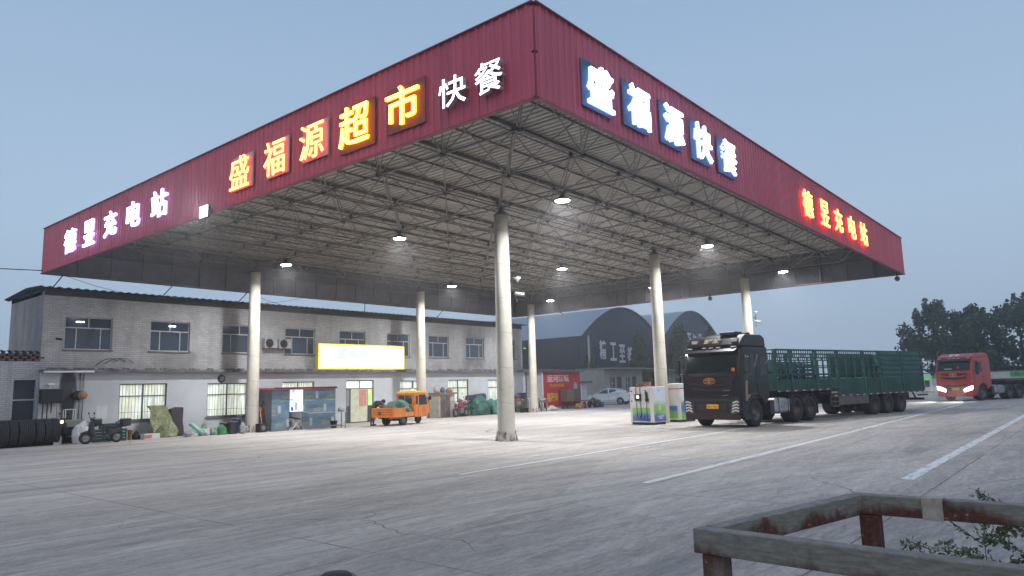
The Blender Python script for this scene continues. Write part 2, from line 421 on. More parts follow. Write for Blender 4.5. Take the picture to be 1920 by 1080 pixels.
for i, (x, y) in enumerate([(18.085, 15.389), (28.86, 15.389), (39.50, 15.389), (18.085, 31.045), (28.86, 31.045), (39.50, 31.045)]):
    px_, py_, _ = rel((x, y, 0))
    m_ = MB().lathe([(.292, .0), (.29, .32), (.285, 1.5), (.262, 4.5), (.242, 7.56), (.0, 7.56)], n=32)
    c_ = m_.build('column', M_col, canopy, loc=(px_, py_, 0)); cols.append(c_)
    h = MB().lathe([(.0, 7.6), (.27, 7.6), (.27, 7.56), (.243, 7.56)], n=24).tube([(0, 0, 7.6), (0, 0, 7.8)], .09, 8)
    for q in range(4): h.bar((.2*math.cos(q*PI/2+.7), .2*math.sin(q*PI/2+.7), 7.6), (0, 0, 7.78), .04)
    h.build('column_head', M_steel, c_)
    # flared foot of torn sheeting
    vs = []; fs = []; n = 44
    for k in range(n):
        a = 2*PI*k/n; hz = .22+random.uniform(0, .14); r1 = .302+random.uniform(0, .012); r0 = .345+random.uniform(-.02, .05)
        vs += [(r0*math.cos(a), r0*math.sin(a), 0), (r1*math.cos(a), r1*math.sin(a), hz)]
    for k in range(n): a, b = 2*k, 2*((k+1) % n); fs.append((a, b, b+1, a+1))
    if i in (0, 5, 3): MB().add(vs, fs).build('column_foot', M_colbase, c_)

# ------------------------------------------------------------------ lit writing on the fascia
W_hot = emis('white_led', (.72, .78, 1.0), 8.0)
W_side = emis('white_side_glow', (.45, .45, 1.0), 1.5); B_side = emis('blue_side_glow', (.35, .5, 1.0), 1.8); Y_side = emis('yellow_side_glow', (1.0, .35, .03), 2.6)  # weak glow added to letter sides, spilling a coloured halo onto the fascia
B_hot = emis('blue_white_led', (.5, .64, 1.0), 16.0)
W_soft = emis('white_face', (.90, .92, 1.0), 2.0)
Y_hot = emis('yellow_led', (1.0, .42, .035), 13.0)
Y_line = emis('yellow_tube', (1.0, .62, .12), 2.6)
R_line = emis('red_tube', (1.0, .06, .05), 2.2)
M_board = mat('pale_board', (.50, .38, .42), .6, var=.2)
M_boardd = mat('dark_board', (.05, .10, .18), .5, var=.3)
M_boardr = mat('brown_board', (.22, .07, .05), .6, var=.2)
def sign_word(side, chars, label, style, group=None):
    # chars: (char, u0, u1, z0, z1)
    u_mid = sum((c[1]+c[2])/2 for c in chars)/len(chars)
    loc = (CX0-.03, u_mid, 7.25) if side == 'L' else (u_mid, CY0-.03, 7.25)
    t = thing('lit_sign', label, 'sign', loc, 0, group)
    right = (0, -1, 0) if side == 'L' else (1, 0, 0)
    nrm = Vector((-1, 0, 0)) if side == 'L' else Vector((0, -1, 0))
    for ch, u0, u1, z0, z1, *st in chars:
        sty = st[0] if st else style
        u = (u0+u1)/2-u_mid; wd = abs(u1-u0); z = (z0+z1)/2-7.25; ht = z1-z0
        base = Vector((0, u, z)) if side == 'L' else Vector((u, 0, z))
        par = t
        def slab(m, k, o, name, dz=0.0, du=0.0):
            c = base+nrm*o+Vector((0, 0, dz))+Vector(right)*du
            dd = (.03, wd*k, ht*k) if side == 'L' else (wd*k, .03, ht*k)
            return MB().box(c, dd).build(name, m, t)
        if sty == 'white':
            writing('letter', ch, base+nrm*.11, wd, ht, right, W_hot, t, .03, .010, W_side)
        elif sty == 'whiteboard':
            slab(M_boardd, 1.12, .03, 'backing_board', -.01, -.05); writing('letter', ch, base+nrm*.11, wd, ht, right, B_hot, t, .03, .010, B_side)
        elif sty == 'soft':
            writing('letter', ch, base+nrm*.10, wd, ht, right, W_soft, t, .05, .006, mat('letter_side', (.4, .38, .42), .5))
        elif sty == 'yellow':
            slab(M_boardr, 1.16, .02, 'backing_board', -.02, .03); writing('letter', ch, base+nrm*.11, wd, ht, right, Y_hot, t, .03, .004, Y_side)
        elif sty == 'tube':
            slab(M_board, 1.06, .03, 'backing_board', 0, .06)
            writing('letter_edge', ch, base+nrm*.085, wd*1.03, ht*1.03, right, R_line, t, .012, .022)
            writing('letter', ch, base+nrm*.115, wd, ht, right, Y_line, t, .012, -.004)
        elif sty == 'redyellow':
            writing('letter_edge', ch, base+nrm*.085, wd*1.04, ht*1.04, right, R_line, t, .012, .026)
            writing('letter', ch, base+nrm*.115, wd, ht, right, Y_line, t, .012, .004)
    return t
sign_word('L', [('德', 30.5, 29.35, 7.29, 8.22), ('昱', 28.6, 27.55, 7.29, 8.24), ('充', 26.7, 25.65, 7.33, 8.24), ('电', 24.8, 23.8, 7.35, 8.22), ('站', 22.95, 21.85, 7.35, 8.23)],
          'row of five glowing white characters at the far left end of the canopy front', 'white')
sign_word('L', [('盛', 18.08, 17.1, 7.3, 8.2, 'tube'), ('福', 16.35, 15.4, 7.3, 8.22, 'tube'), ('源', 14.73, 13.75, 7.36, 8.24, 'tube'), ('超', 13.12, 12.05, 7.28, 8.23), ('市', 11.46, 10.42, 7.33, 8.2)],
          'five yellow-orange lit characters in the middle of the left canopy front', 'yellow')
sign_word('L', [('快', 9.8, 9.04, 7.30, 7.92), ('餐', 8.8, 8.09, 7.28, 7.92)], 'pair of smaller white characters next to the near corner of the canopy', 'soft')
sign_word('R', [('盛', 11.34, 12.3, 7.27, 8.16), ('福', 12.92, 13.86, 7.31, 8.24), ('源', 14.56, 15.53, 7.34, 8.27), ('快', 16.15, 17.13, 7.32, 8.26), ('餐', 17.76, 18.75, 7.33, 8.24)],
          'five glaring white characters on dark boards right of the canopy corner', 'whiteboard')
sign_word('R', [('德', 24.45, 25.5, 7.26, 8.2), ('昱', 26.38, 27.4, 7.26, 8.2), ('充', 28.13, 29.17, 7.3, 8.2), ('电', 30.03, 31.05, 7.32, 8.22), ('站', 31.8, 32.9, 7.32, 8.25)],
          'five small red and yellow lit characters toward the right end of the canopy', 'redyellow')

# ------------------------------------------------------------------ lamps under the canopy
E_lamp = emis('lamp_lens', (.93, .96, 1.0), 110)
def lamp(x, y, z, label, watts=300, group='round lamps under the canopy'):
    t = thing('canopy_lamp', label, 'lamp', (x, y, z), 0, group)
    MB().lathe([(0, .16), (.10, .16), (.12, .12), (.26, .04), (.27, .0), (.25, -.01), (.235, 0)], n=24).build('lamp_housing', mat('lamp_housing', (.2, .2, .22), .4, .5), t)
    MB().lathe([(.23, -.008), (.15, -.03), (0, -.04)], n=24).build('lamp_lens', E_lamp, t)
    MB().tube([(0, 0, .15), (0, 0, 7.85-z if z > 7 else 1)], .015, 6).build('hanger_rod', M_steel, t)
    l = bpy.data.lights.new('lamp_light', 'AREA'); l.shape = 'DISK'; l.size = .36; l.spread = R(155); l.energy = watts; l.color = (.95, .97, 1.0)
    lo_ = bpy.data.objects.new('lamp_light', l); COL.objects.link(lo_); lo_.parent = t; lo_.location = (0, 0, -.06)
    return t
rows = {12.78: 'in the row nearest the right front', 20.6: 'in the middle row', 28.4: 'in the row nearest the building'}
colsx = {18.08: 'nearest the camera', 28.86: 'halfway along the canopy', 38.3: 'farthest from the camera'}
for y, ry in rows.items():
    for x, rx in colsx.items():
        lamp(x, y, 7.60 if x < 35 else 7.5, 'round canopy lamp %s, %s' % (ry, rx), 410)
# floodlight bracketed to the left front
t = thing('floodlight', 'bright floodlight clamped to the lower edge of the left canopy front', 'floodlight', (CX0-.12, 19.45, 6.98))
MB().box((0, 0, 0), (.10, .46, .34)).build('floodlight_body', M_blackmetal, t, .01)
MB().box((-.055, 0, 0), (.01, .42, .30)).build('floodlight_lens', emis('flood_lens', (.9, .95, 1), 60), t)
MB().bar((0, .2, 0), (.1, .2, .12), .02, .03).bar((0, -.2, 0), (.1, -.2, .12), .02, .03).build('bracket', M_steel, t)
l = bpy.data.lights.new('flood_light', 'AREA'); l.shape = 'RECTANGLE'; l.size = .3; l.size_y = .2; l.energy = 160; l.color = (.85, .93, 1.0)
lo_ = bpy.data.objects.new('flood_light', l); COL.objects.link(lo_); lo_.parent = t; lo_.location = (-.075, 0, 0); lo_.rotation_euler = (0, R(70), 0)
# ------------------------------------------------------------------ two-storey building
def brick_mat(name, c1, c2, cm, soot=True):
    a = NT(name); x, y, z = a.xyz()
    v = a.n('CombineXYZ', X=a.math('ADD', x, y), Y=z, Z=0.0).outputs[0]
    b = a.n('TexBrick', Vector=v, Scale=1.0, Color1=(*c1, 1), Color2=(*c2, 1), Mortar=(*cm, 1), i5=.012, i8=.24, i9=.085)
    b.inputs['Mortar Size'].default_value = .008; b.inputs['Brick Width'].default_value = .24; b.inputs['Row Height'].default_value = .085
    n = a.noise(a.map((.7, .7, .5)), 1, 6, .65)
    c = a.mix(a.ramp(n, [(.38, .35), (.62, 0.0)]), b.outputs['Color'], (.11, .11, .12))
    run = a.ramp(a.noise(a.map((2.6, 2.6, .18)), 1, 5, .7), [(.52, 0.0), (.72, 1.0)])
    c = a.mix(a.math('MULTIPLY', run, .3), c, (.07, .07, .075))
    if soot:
        for sx, sz, hw_, hh_, am in ((25.9, 4.4, 1.25, 2.0, .62), (5.4, 3.3, 1.6, .75, .45), (20.5, 4.9, .5, 1.6, .4)):
            d1 = a.math('ABSOLUTE', a.math('DIVIDE', a.math('SUBTRACT', x, sx), hw_)); d2 = a.math('ABSOLUTE', a.math('DIVIDE', a.math('SUBTRACT', z, sz), hh_))
            dd = a.math('SUBTRACT', a.math('ADD', 1.0, a.math('MULTIPLY', a.math('SUBTRACT', a.noise(a.map((1.2, 1, .7)), 1, 5, .7), .5), 1.1)), a.math('MAXIMUM', d1, d2))
            c = a.mix(a.math('MULTIPLY', a.ramp(dd, [(.0, 0.0), (.55, 1.0)]), am), c, (.06, .058, .06))
    return a.done(c, .55, bump=b.outputs['Fac'], bs=-.25, bd=.01)
M_brick = brick_mat('glazed_white_brick', (.40, .39, .39), (.50, .49, .485), (.25, .24, .235))
M_brick2 = brick_mat('glazed_white_brick_low', (.38, .38, .40), (.46, .46, .48), (.2, .2, .2), False)
def plaster(name, c1, c2):
    a = NT(name); x, y, z = a.xyz()
    n = a.noise(a.map((.5, .5, .35)), 1, 6, .65); f = a.noise(a.map((1, 1, 1)), 9, 4, .7)
    c = a.mix(a.ramp(n, [(.35, 0.0), (.65, 1.0)]), c1, c2)
    c = a.mix(a.math('MULTIPLY', a.ramp(f, [(.6, 0.0), (.75, 1.0)]), .25), c, tuple(q*.5 for q in c1))
    sm = a.math('MULTIPLY', a.ramp(z, [(.0, 1.0), (.22, 0.0)]), a.ramp(a.noise(a.map((2, 2, 1)), 1, 4, .7), [(.4, 0.0), (.6, 1.0)]))
    c = a.mix(a.math('MULTIPLY', sm, .45), c, (.16, .16, .16))
    return a, c
_a, _c = plaster('painted_plaster', (.41, .42, .44), (.52, .53, .55))
x_, y_, z_ = _a.xyz()     # soot of a burnt stove, streaked down the wall near its left end
dx_ = _a.math('ABSOLUTE', _a.math('SUBTRACT', x_, 1.02)); wob = _a.noise(_a.map((3, 3, .6)), 1, 5, .7)
m1 = _a.math('SUBTRACT', .78, _a.math('ADD', dx_, _a.math('MULTIPLY', wob, .9)))
_c = _a.mix(_a.math('MULTIPLY', _a.ramp(m1, [(.0, 0.0), (.16, 1.0)]), .93), _c, (.018, .018, .022))
M_plaster = _a.done(_c, .75)
M_cap = mat('concrete_ledge', (.17, .165, .165), .85, var=.6, vscale=2.5, bump=.4, bscale=8)
M_stone = mat('rendered_side_wall', (.34, .30, .27), .9, var=.5, vscale=.8, col2=(.16, .16, .18), bump=.3, stretch=(1, 1, .4))
M_roofc = mat('cement_roof_sheet', (.07, .075, .09), .8, var=.5, vscale=1.5, bump=.3)
M_sill = mat('window_sill', (.18, .17, .17), .8, var=.4)
M_int = mat('room_inside', (.10, .10, .11), .9)
YF = 33.2
bld = thing('brick_building', 'long two-storey white brick building with corrugated roof behind the canopy', 'building', (9.95, YF, 0))
BL = 31.15; BD = 4.2
def holes_wall(x0, x1, z0, z1, holes, y=0, thick=.18):
    xs = sorted({x0, x1, *[h[0] for h in holes], *[h[1] for h in holes]}); zs = sorted({z0, z1, *[h[2] for h in holes], *[h[3] for h in holes]})
    m_ = MB()
    for i in range(len(xs)-1):
        for j in range(len(zs)-1):
            cx_, cz_ = (xs[i]+xs[i+1])/2, (zs[j]+zs[j+1])/2
            if any(h[0] < cx_ < h[1] and h[2] < cz_ < h[3] for h in holes): continue
            m_.add([(xs[i], y, zs[j]), (xs[i+1], y, zs[j]), (xs[i+1], y, zs[j+1]), (xs[i], y, zs[j+1])], [(0, 1, 2, 3)])
    for a, b, c, d in holes:
        q = [(a, c), (b, c), (b, d), (a, d)]
        for k in range(4):
            (p0, p1), (p2, p3) = q[k], q[(k+1) % 4]
            m_.add([(p0, y, p1), (p2, y, p3), (p2, y+thick, p3), (p0, y+thick, p1)], [(0, 1, 2, 3)])
    return m_
UW = [(10.76, 12.63), (14.24, 16.07), (17.70, 19.55), (21.18, 23.04), (24.67, 26.5), (28.14, 29.97), (31.59, 33.42), (35.07, 36.87), (38.5, 40.3)]
UW = [(a-9.95, b-9.95, 3.82, 5.22) for a, b in UW]
LW = [(12.97, 15.02, .76, 2.36), (16.92, 19.0, .74, 2.33), (20.95, 22.92, 1.0, 2.36), (29.03, 31.2, .9, 2.34), (33.15, 35.08, .8, 2.36), (37.06, 39.3, .8, 2.33)]
LW = [(a-9.95, b-9.95, c, d) for a, b, c, d in LW]
DOOR = (25.02-9.95, 27.0-9.95, .0, 2.40)
up_w = holes_wall(0, BL, 2.98, 6.05, UW, .05)
up_w.add([(0, .05, 2.98), (0, .05, 6.05), (0, BD, 6.05), (0, BD, 2.98)], [(0, 1, 2, 3)]).add([(BL, .05, 2.98), (BL, .05, 6.05), (BL, BD, 6.05), (BL, BD, 2.98)], [(0, 1, 2, 3)])
up_w.add([(0, BD, 0), (BL, BD, 0), (BL, BD, 6.05), (0, BD, 6.05)], [(0, 1, 2, 3)])
wall = up_w.build('upper_wall', M_brick, bld)
sd = MB().box2((-.03, .04, 2.9), (-.002, BD, 6.2)); sd.build('side_wall', M_stone, bld)
low_w = holes_wall(0, BL+.1, 0, 2.86, LW+[DOOR], -.1)
low_w.add([(0, -.1, 0), (0, -.1, 2.86), (0, BD, 2.86), (0, BD, 0)], [(0, 1, 2, 3)]).add([(BL+.1, -.1, 0), (BL+.1, -.1, 2.86), (BL+.1, BD, 2.86), (BL+.1, BD, 0)], [(0, 1, 2, 3)])
low_w.build('lower_wall', M_plaster, bld)
MB().box2((.1, .6, .01), (BL-.1, BD-.1, .03)).box2((.1, .3, 2.9), (BL-.1, BD-.1, 2.96)).box2((.1, 1.9, 2.96), (BL-.1, 1.95, 6.0)).build('inner_floors', M_int, bld)
# ledge with loose bricks
lg = MB().box2((-.05, -.42, 2.86), (BL+.2, .06, 2.97))
for i in range(150):
    x = random.uniform(0, BL); lg.box((x, random.uniform(-.36, -.1), 2.97+.025), (random.uniform(.08, .3), .1, random.uniform(.03, .09)), random.uniform(-.3, .3))
lg.build('ledge', M_cap, bld)
# pale pipe along the ledge
t_ = MB().tube([(0, -.45, 2.86), (1.85, -.45, 2.88)], .045, 8); t_.build('white_pipe', M_white, bld)
# dark parapet band and roof
pb = MB().box2((0, .02, 6.05), (BL, .2, 6.32)); pb.box2((-.03, .2, 6.05), (0, BD, 6.3)); pb.build('brick_cornice', mat('dark_brick_band', (.05, .048, .052), .9, var=.5, vscale=6, bump=.5, bscale=14, stretch=(1, 1, 4)), bld)
rf = MB(); n = 31*6; vs = []; fs = []
for i in range(n*2+1):
    x = -.25+(BL+.5)*i/(n*2); h = .032*math.cos(i*PI/2*1.0)
    for t in range(2): pass
    vs += [(x, -.30, 6.33+h), (x, 1.6, 6.42+h), (x, BD+.3, 6.22+h)]
    if i:
        a, b = 3*i-3, 3*i; fs += [(a, b, b+1, a+1), (a+1, b+1, b+2, a+2)]
rf.add(vs, fs); ro = rf.build('roof', M_roofc, bld)
sm_ = ro.modifiers.new('thick', 'SOLIDIFY'); sm_.thickness = .025
# windows
M_gl = mat('window_glass', (.045, .06, .085), .07, spec=.8)
def curtain_mat():
    a = NT('lit_curtain'); x, y, z = a.xyz()
    st = a.noise(a.map((9, 1, .5)), 1.0, 3, .6); blob = a.noise(a.map((1.3, 1, 1.6)), 1.0, 4, .6)
    c = a.ramp(st, [(.38, (.36, .40, .36)), (.52, (.62, .68, .62)), (.68, (.92, 1.0, .97))])
    c = a.mix(a.ramp(blob, [(.42, 0.0), (.62, .55)]), c, (.52, .50, .30))
    c = a.mix(a.ramp(z, [(.25, .45), (.95, 0.0)]), c, (.30, .28, .18))
    return a.done(c, .8, emit=c, estr=.62)
M_curt = curtain_mat()
M_lowframe = mat('iron_window_frame', (.12, .12, .12), .5, .3)
def upper_window(h, k):
    a, b, c, d = h; y = .16
    f = MB(); w_ = .05
    for z in (c+w_/2, d-w_/2, c+.93): f.box2((a, y-.02, z-w_/2), (b, y+.03, z+w_/2))
    for x in (a+w_/2, b-w_/2): f.box2((x-w_/2, y-.021, c), (x+w_/2, y+.029, d))
    xm = (a+b)/2; f.box2((xm-.02, y-.022, c+.93), (xm+.02, y+.028, d))
    for q in (.25, .76): f.box2((a+(b-a)*q-.02, y-.022, c), (a+(b-a)*q+.02, y+.028, c+.93))
    fo = f.build('window', M_frame, bld)
    MB().box2((a, y, c), (b, y+.008, d)).build('pane', M_gl, fo)
    MB().box2((a-.06, -.0, c-.06), (b+.06, .07, c-.003)).build('sill', M_sill, fo)
    return fo
for k, h in enumerate(UW): upper_window(h, k)
def lower_window(h, k):
    a, b, c, d = h; y = -.02; w_ = .05
    f = MB(); zt = c+(d-c)*.66
    for z in (c+w_/2, d-w_/2, zt): f.box2((a, y-.02, z-w_/2), (b, y+.03, z+w_/2))
    for x in (a+w_/2, b-w_/2, (a+b)/2): f.box2((x-w_/2, y-.021, c), (x+w_/2, y+.029, d))
    fo = f.build('window', M_lowframe, bld)
    MB().box2((a, y+.04, c), (b, y+.05, d)).build('curtained_pane', M_curt, fo)
    gr = MB(); n = int((b-a)/.13)
    for i in range(1, n): gr.tube([(a+(b-a)*i/n, y-.06, c), (a+(b-a)*i/n, y-.06, d)], .008, 5)
    gr.tube([(a, y-.06, c+.35), (b, y-.06, c+.35)], .008, 5); gr.build('grille', M_lowframe, fo)
    MB().box2((a-.08, -.16, c-.07), (b+.08, -.1, c-.003)).build('sill', M_sill, fo)
for k, h in enumerate(LW): lower_window(h, k)
# door with lit transom
a, b = DOOR[0], DOOR[1]; y = -.03
f = MB()
for x in (a+.03, b-.03): f.box2((x-.03, y-.03, .02), (x+.03, y+.03, 2.4))
for z in (2.37, 1.93): f.box2((a, y-.029, z-.035), (b, y+.029, z+.035))
f.box2(((a+b)/2-.025, y-.028, 1.93), ((a+b)/2+.025, y+.028, 2.4))
for q in (.17, .78): f.box2((a+(b-a)*q-.03, y-.028, .02), (a+(b-a)*q+.03, y+.028, 1.93))
dr = f.build('door', mat('door_frame', (.16, .16, .17), .5, .2), bld)
MB().box2((a, y+.02, 1.95), (b, y+.03, 2.36)).build('transom_light', mat('transom', (.5, .5, .45), .5, emit=(.85, .95, .85), estr=.95), dr)
MB().box2((a+.05, y+.005, .95), (a+(b-a)*.17, y+.012, 1.9)).build('side_glass', mat('side_glass_pale', (.25, .27, .27), .2), dr)
for u0, u1 in ((a+.05, a+(b-a)*.17), (a+(b-a)*.79, b-.05)): MB().box2((u0, y-.01, .02), (u1, y+.015, .95)).build('kick_panel', mat('kick_panel', (.05, .055, .06), .5), dr)
MB().box2((a+(b-a)*.79, y+.005, .95), (b-.05, y+.012, 1.9)).build('side_glass', mat('side_glass_green', (.2, .3, .1), .3, emit=(.45, .75, .15), estr=.55, var=.5, vscale=2, col2=(.6, .7, .6)), dr)
cu_ = MB(); n = 26                                              # clear strip curtain
for i in range(n): cu_.box((a+(b-a)*(.2+.56*i/(n-1)), y-.02-.012*(i % 2), .98), (.05, .004, 1.86))
cu_.build('strip_curtain', mat('strip_curtain', (.42, .42, .34), .25, var=.3, vscale=3, emit=(.75, .72, .5), estr=.28), dr)
MB().box2((a+(b-a)*.48, y-.07, .95), (a+(b-a)*.72, y-.055, 1.86)).build('red_notice', mat('red_notice', (.55, .16, .14), .5, var=.3, vscale=12, col2=(.62, .35, .3)), dr)
# things on the wall -----------------------------------------------------
def on_wall(name, label, cat, x, z, y=YF-.1, group=None): return thing(name, label, cat, (x, y, z), 0, group)
for x, lab in ((20.15, 'air conditioner outdoor unit on the upper wall, the left one of the pair'), (20.98, 'air conditioner outdoor unit on the upper wall, the right one of the pair')):
    t = on_wall('air_conditioner', lab, 'air conditioner', x, 4.05, YF+.05, 'air conditioner units side by side on the upper wall')
    MB().box2((-.36, -.34, .04), (.36, -.04, .54)).build('casing', mat('ac_casing', (.38, .38, .37), .5, var=.3), t, .015)
    m_ = MB()
    for r_ in (.06, .1, .14, .18, .215): m_.lathe([(r_, -.350), (r_+.012, -.356), (r_+.012, -.35)], c=(-.09, 0, .29), axis='y', n=24)
    m_.build('fan_grille', M_blackmetal, t)
    MB().lathe([(0, -.344), (.21, -.344)], c=(-.09, 0, .29), axis='y', n=24).build('fan_opening', M_dark, t)
    MB().bar((-.3, -.34, .02), (-.3, 0, .02), .04).bar((.3, -.34, .02), (.3, 0, .02), .04).build('bracket', M_steel, t)
# lit shop sign
t = on_wall('lightbox_sign', 'glaring white and yellow lightbox sign above the shop door', 'sign', 26.05, 2.98, YF-.25)
MB().box2((-3.12, -.12, .0), (3.12, .12, 1.47)).build('sign_case', mat('sign_case', (.5, .45, .1), .4), t)
MB().box2((-3.06, -.14, .06), (3.06, -.121, 1.41)).build('sign_border', emis('sign_border', (1.0, .72, .04), 1.7), t)
MB().box2((-3.02, -.16, .10), (3.02, -.141, 1.37)).build('sign_face', mat('sign_face', (.3, .3, .22), .5, emit=(1.0, .98, .66), estr=1.05), t)
for i, ch in enumerate('盛福源'): writing('sign_letter', ch, (-1.55+.78*i, -.172, .96), .64, .62, (1, 0, 0), mat('pale_letter', (.1, .2, .2), .5, emit=(.48, .60, .56), estr=.9), t, .004, .02)
MB().bar((-2.6, .12, 1.2), (-2.6, .3, 1.3), .04).build('bracket', M_steel, t); MB().bar((2.6, .12, 1.2), (2.6, .3, 1.3), .04).build('bracket', M_steel, t)
# black range hood, stove pipe, disc, paper, vent fan
t = on_wall('wall_box', 'wide black box hung on the sooty wall left of the pipes', 'box', 10.28, 1.62)
MB().box2((-.36, -.35, 0), (.4, -.01, .56)).build('box_body', M_dark, t, .01)
for x in (-.28, -.12, .02): MB().bar((x, -.3, -.8 if x < 0 else -.4), (x, -.3, 0), .035).build('leg', M_dark, t)
MB().box2((-.1, -.2, .72), (.12, -.01, .80)).bar((0, -.1, .56), (0, -.1, .72), .03).build('top_bracket', M_white, t)
t = on_wall('wall_pipes', 'pair of thin dark pipes running down the wall beside a rusty round drum', 'pipes', 11.38, .75)
for x in (-.0, .14): MB().tube([(x, -.06, 0), (x, -.06, 2.08)], .022, 8).build('pipe', M_steel, t)
t = on_wall('round_drum', 'small rusty round drum mounted on the two wall pipes', 'drum', 11.42, 1.9)
MB().lathe([(0, -.34), (.17, -.34), (.18, -.32), (.18, -.14), (0, -.14)], axis='y', n=20).build('drum_face', mat('rusty_drum', (.34, .17, .09), .7, var=.4), t)
MB().lathe([(.0, -.30), (.15, -.30), (.19, -.28), (.19, -.1), (0, -.1)], c=(-.14, 0, 0), axis='y', n=20).build('drum_ring', M_dark, t)
t = on_wall('paper_notice', 'white sheet of paper stuck on the pale wall above the scooter', 'notice', 12.3, .88)
MB().box2((-.22, -.012, 0), (.22, -.002, .56)).build('sheet', mat('paper', (.62, .63, .63), .8, var=.1), t)
t = on_wall('ventilator_fan', 'round dark ventilator fan in the wall above the second lit window', 'fan', 17.62, 2.55)
MB().lathe([(0, -.06), (.17, -.06), (.19, -.03), (.2, 0)], axis='y', n=20).build('fan_housing', M_dark, t)
m_ = MB()
for k in range(5): a_ = k*2*PI/5; m_.box((.09*math.cos(a_), -.075, .09*math.sin(a_)), (.12, .008, .05), M=Matrix.Rotation(-a_, 4, 'Y'))
m_.build('fan_blades', M_steel, t)
for x, lab in ((11.35, 'white ceiling lamp glowing inside the leftmost upper window'), (15.25, 'white ceiling lamp glowing inside the second upper window from the left')):
    t = thing('tube_lamp', lab, 'lamp', (x, YF+.115, 5.0), 0, 'lamps behind the upper windows')
    MB().box((0, 0, .035), (.34, .05, .03)).build('lamp_tray', M_white, t); MB().box((0, 0, 0), (.3, .035, .035)).build('lamp_tube', emis('tube_glow', (.8, .9, 1), 6), t)
# security camera and small lamp on left part of upper wall
t = on_wall('security_camera', 'small dark security camera left of the first upper window', 'camera', 10.52, 4.22, YF+.05)
MB().bar((0, 0, 0), (0, -.16, .02), .03).build('arm', M_steel, t); MB().tube([(-.12, -.16, .02), (.1, -.2, 0)], .045, 8).build('camera_body', M_dark, t)
t = on_wall('dead_creeper', 'arched dead twigs clinging to the brick above the ledge', 'creeper', 12.5, 3.1, YF+.02)
for q in range(3):
    pts = [(-.5+q*.35+.28*k, -.05, .05+.33*math.sin(k*.8+.2*q)) for k in range(4)]
    MB().tube(pts, .012, 5).build('twig', M_dark, t)
t = on_wall('security_camera', 'little security camera at the right end of the upper brick wall', 'camera', 41.0, 4.6, YF+.05)
MB().bar((0, 0, 0), (.16, -.16, .02), .03).build('arm', M_steel, t); MB().tube([(.06, -.2, .02), (.26, -.2, 0)], .05, 8).build('camera_body', M_white, t)
# low brick wing on the left
wg = thing('low_brick_wing', 'single-storey white brick wing with tiled parapet at the left edge', 'building', (9.93, YF, 0))
hw = holes_wall(-6.5, -.01, 0, 3.3, [(-.86, -.10, .3, 2.56)], 0, .2)
hw.add([(-6.5, 0, 0), (-6.5, 0, 3.3), (-6.5, 5, 3.3), (-6.5, 5, 0)], [(0, 1, 2, 3)]); hw.build('wing_wall', M_brick2, wg)
MB().box2((-.86, .15, .3), (-.10, .19, 2.56)).build('dark_door', mat('dark_door', (.025, .03, .045), .6), wg)
MB().box2((-.86, .1, 1.75), (-.1, .14, 1.80)).build('door_bar', M_frame, wg)
hp = MB(); M_red_brick = mat('red_parapet_brick', (.20, .10, .085), .9, var=.4, vscale=8)
for r_ in range(3):
    for i in range(22): hp.box((-6.4+.3*i+(.15 if r_ % 2 else 0), .06, 3.36+.1*r_), (.2, .1, .07))
hp.build('honeycomb_parapet', M_red_brick, wg)
MB().box2((-6.5, .14, 3.3), (-.01, .2, 3.62)).build('parapet_back', M_dark, wg)
tl = MB()
for i in range(27): tl.lathe([(.11, -.12), (.11, .3)], c=(-6.42+.24*i, 0, 3.62), axis='y', n=8, a0=0, a1=PI)
tl.build('roof_tiles', mat('dark_tile', (.06, .06, .075), .8, var=.3), wg)
# ------------------------------------------------------------------ wheels and trucks
M_tyre = mat('tyre_rubber', (.028, .028, .03), .85, var=.35, vscale=6, bump=.3)
M_rim = mat('dusty_rim', (.14, .13, .13), .5, .5, var=.4, vscale=8)
def tyre_mb(r, w_, tread=True):
    m_ = MB(); p = [(r*.56, -w_*.42), (r*.62, -w_*.5), (r*.9, -w_*.5), (r*.985, -w_*.42)]
    if tread:
        for k in range(4):
            a = -w_*.38+k*w_*.2; p += [(r, a), (r, a+w_*.14), (r*.975, a+w_*.15), (r*.975, a+w_*.19)]
    p += [(r*.985, w_*.42), (r*.9, w_*.5), (r*.62, w_*.5), (r*.56, w_*.42)]
    return m_.lathe(p, axis='y', n=40)
def wheel(par, x, y, r, w_, side=1, rim=None, name='wheel', dual=False):
    m_ = tyre_mb(r, w_)
    o = m_.build(name, M_tyre, par, loc=(x, y, r))
    s_ = side; q = MB()
    q.lathe([(0, s_*w_*(.18 if not dual else -.05)), (r*.16, s_*w_*(.30 if not dual else .1)), (r*.22, s_*w_*(.30 if not dual else .1)), (r*.26, s_*w_*(.12 if not dual else -.22)), (r*.5, s_*w_*(.05 if not dual else -.25)), (r*.545, s_*w_*.36), (r*.585, s_*w_*.43)], axis='y', n=28)
    for k in range(8):
        a = k*PI/4; q.sphere((r*.36*math.cos(a), s_*w_*(.1 if not dual else -.2), r*.36*math.sin(a)), r*.035, 6, 4)
    q.build('rim', rim or M_rim, o)
    return o
def glass_reflect(): return mat('windscreen', (.008, .014, .016), .05, spec=.45)
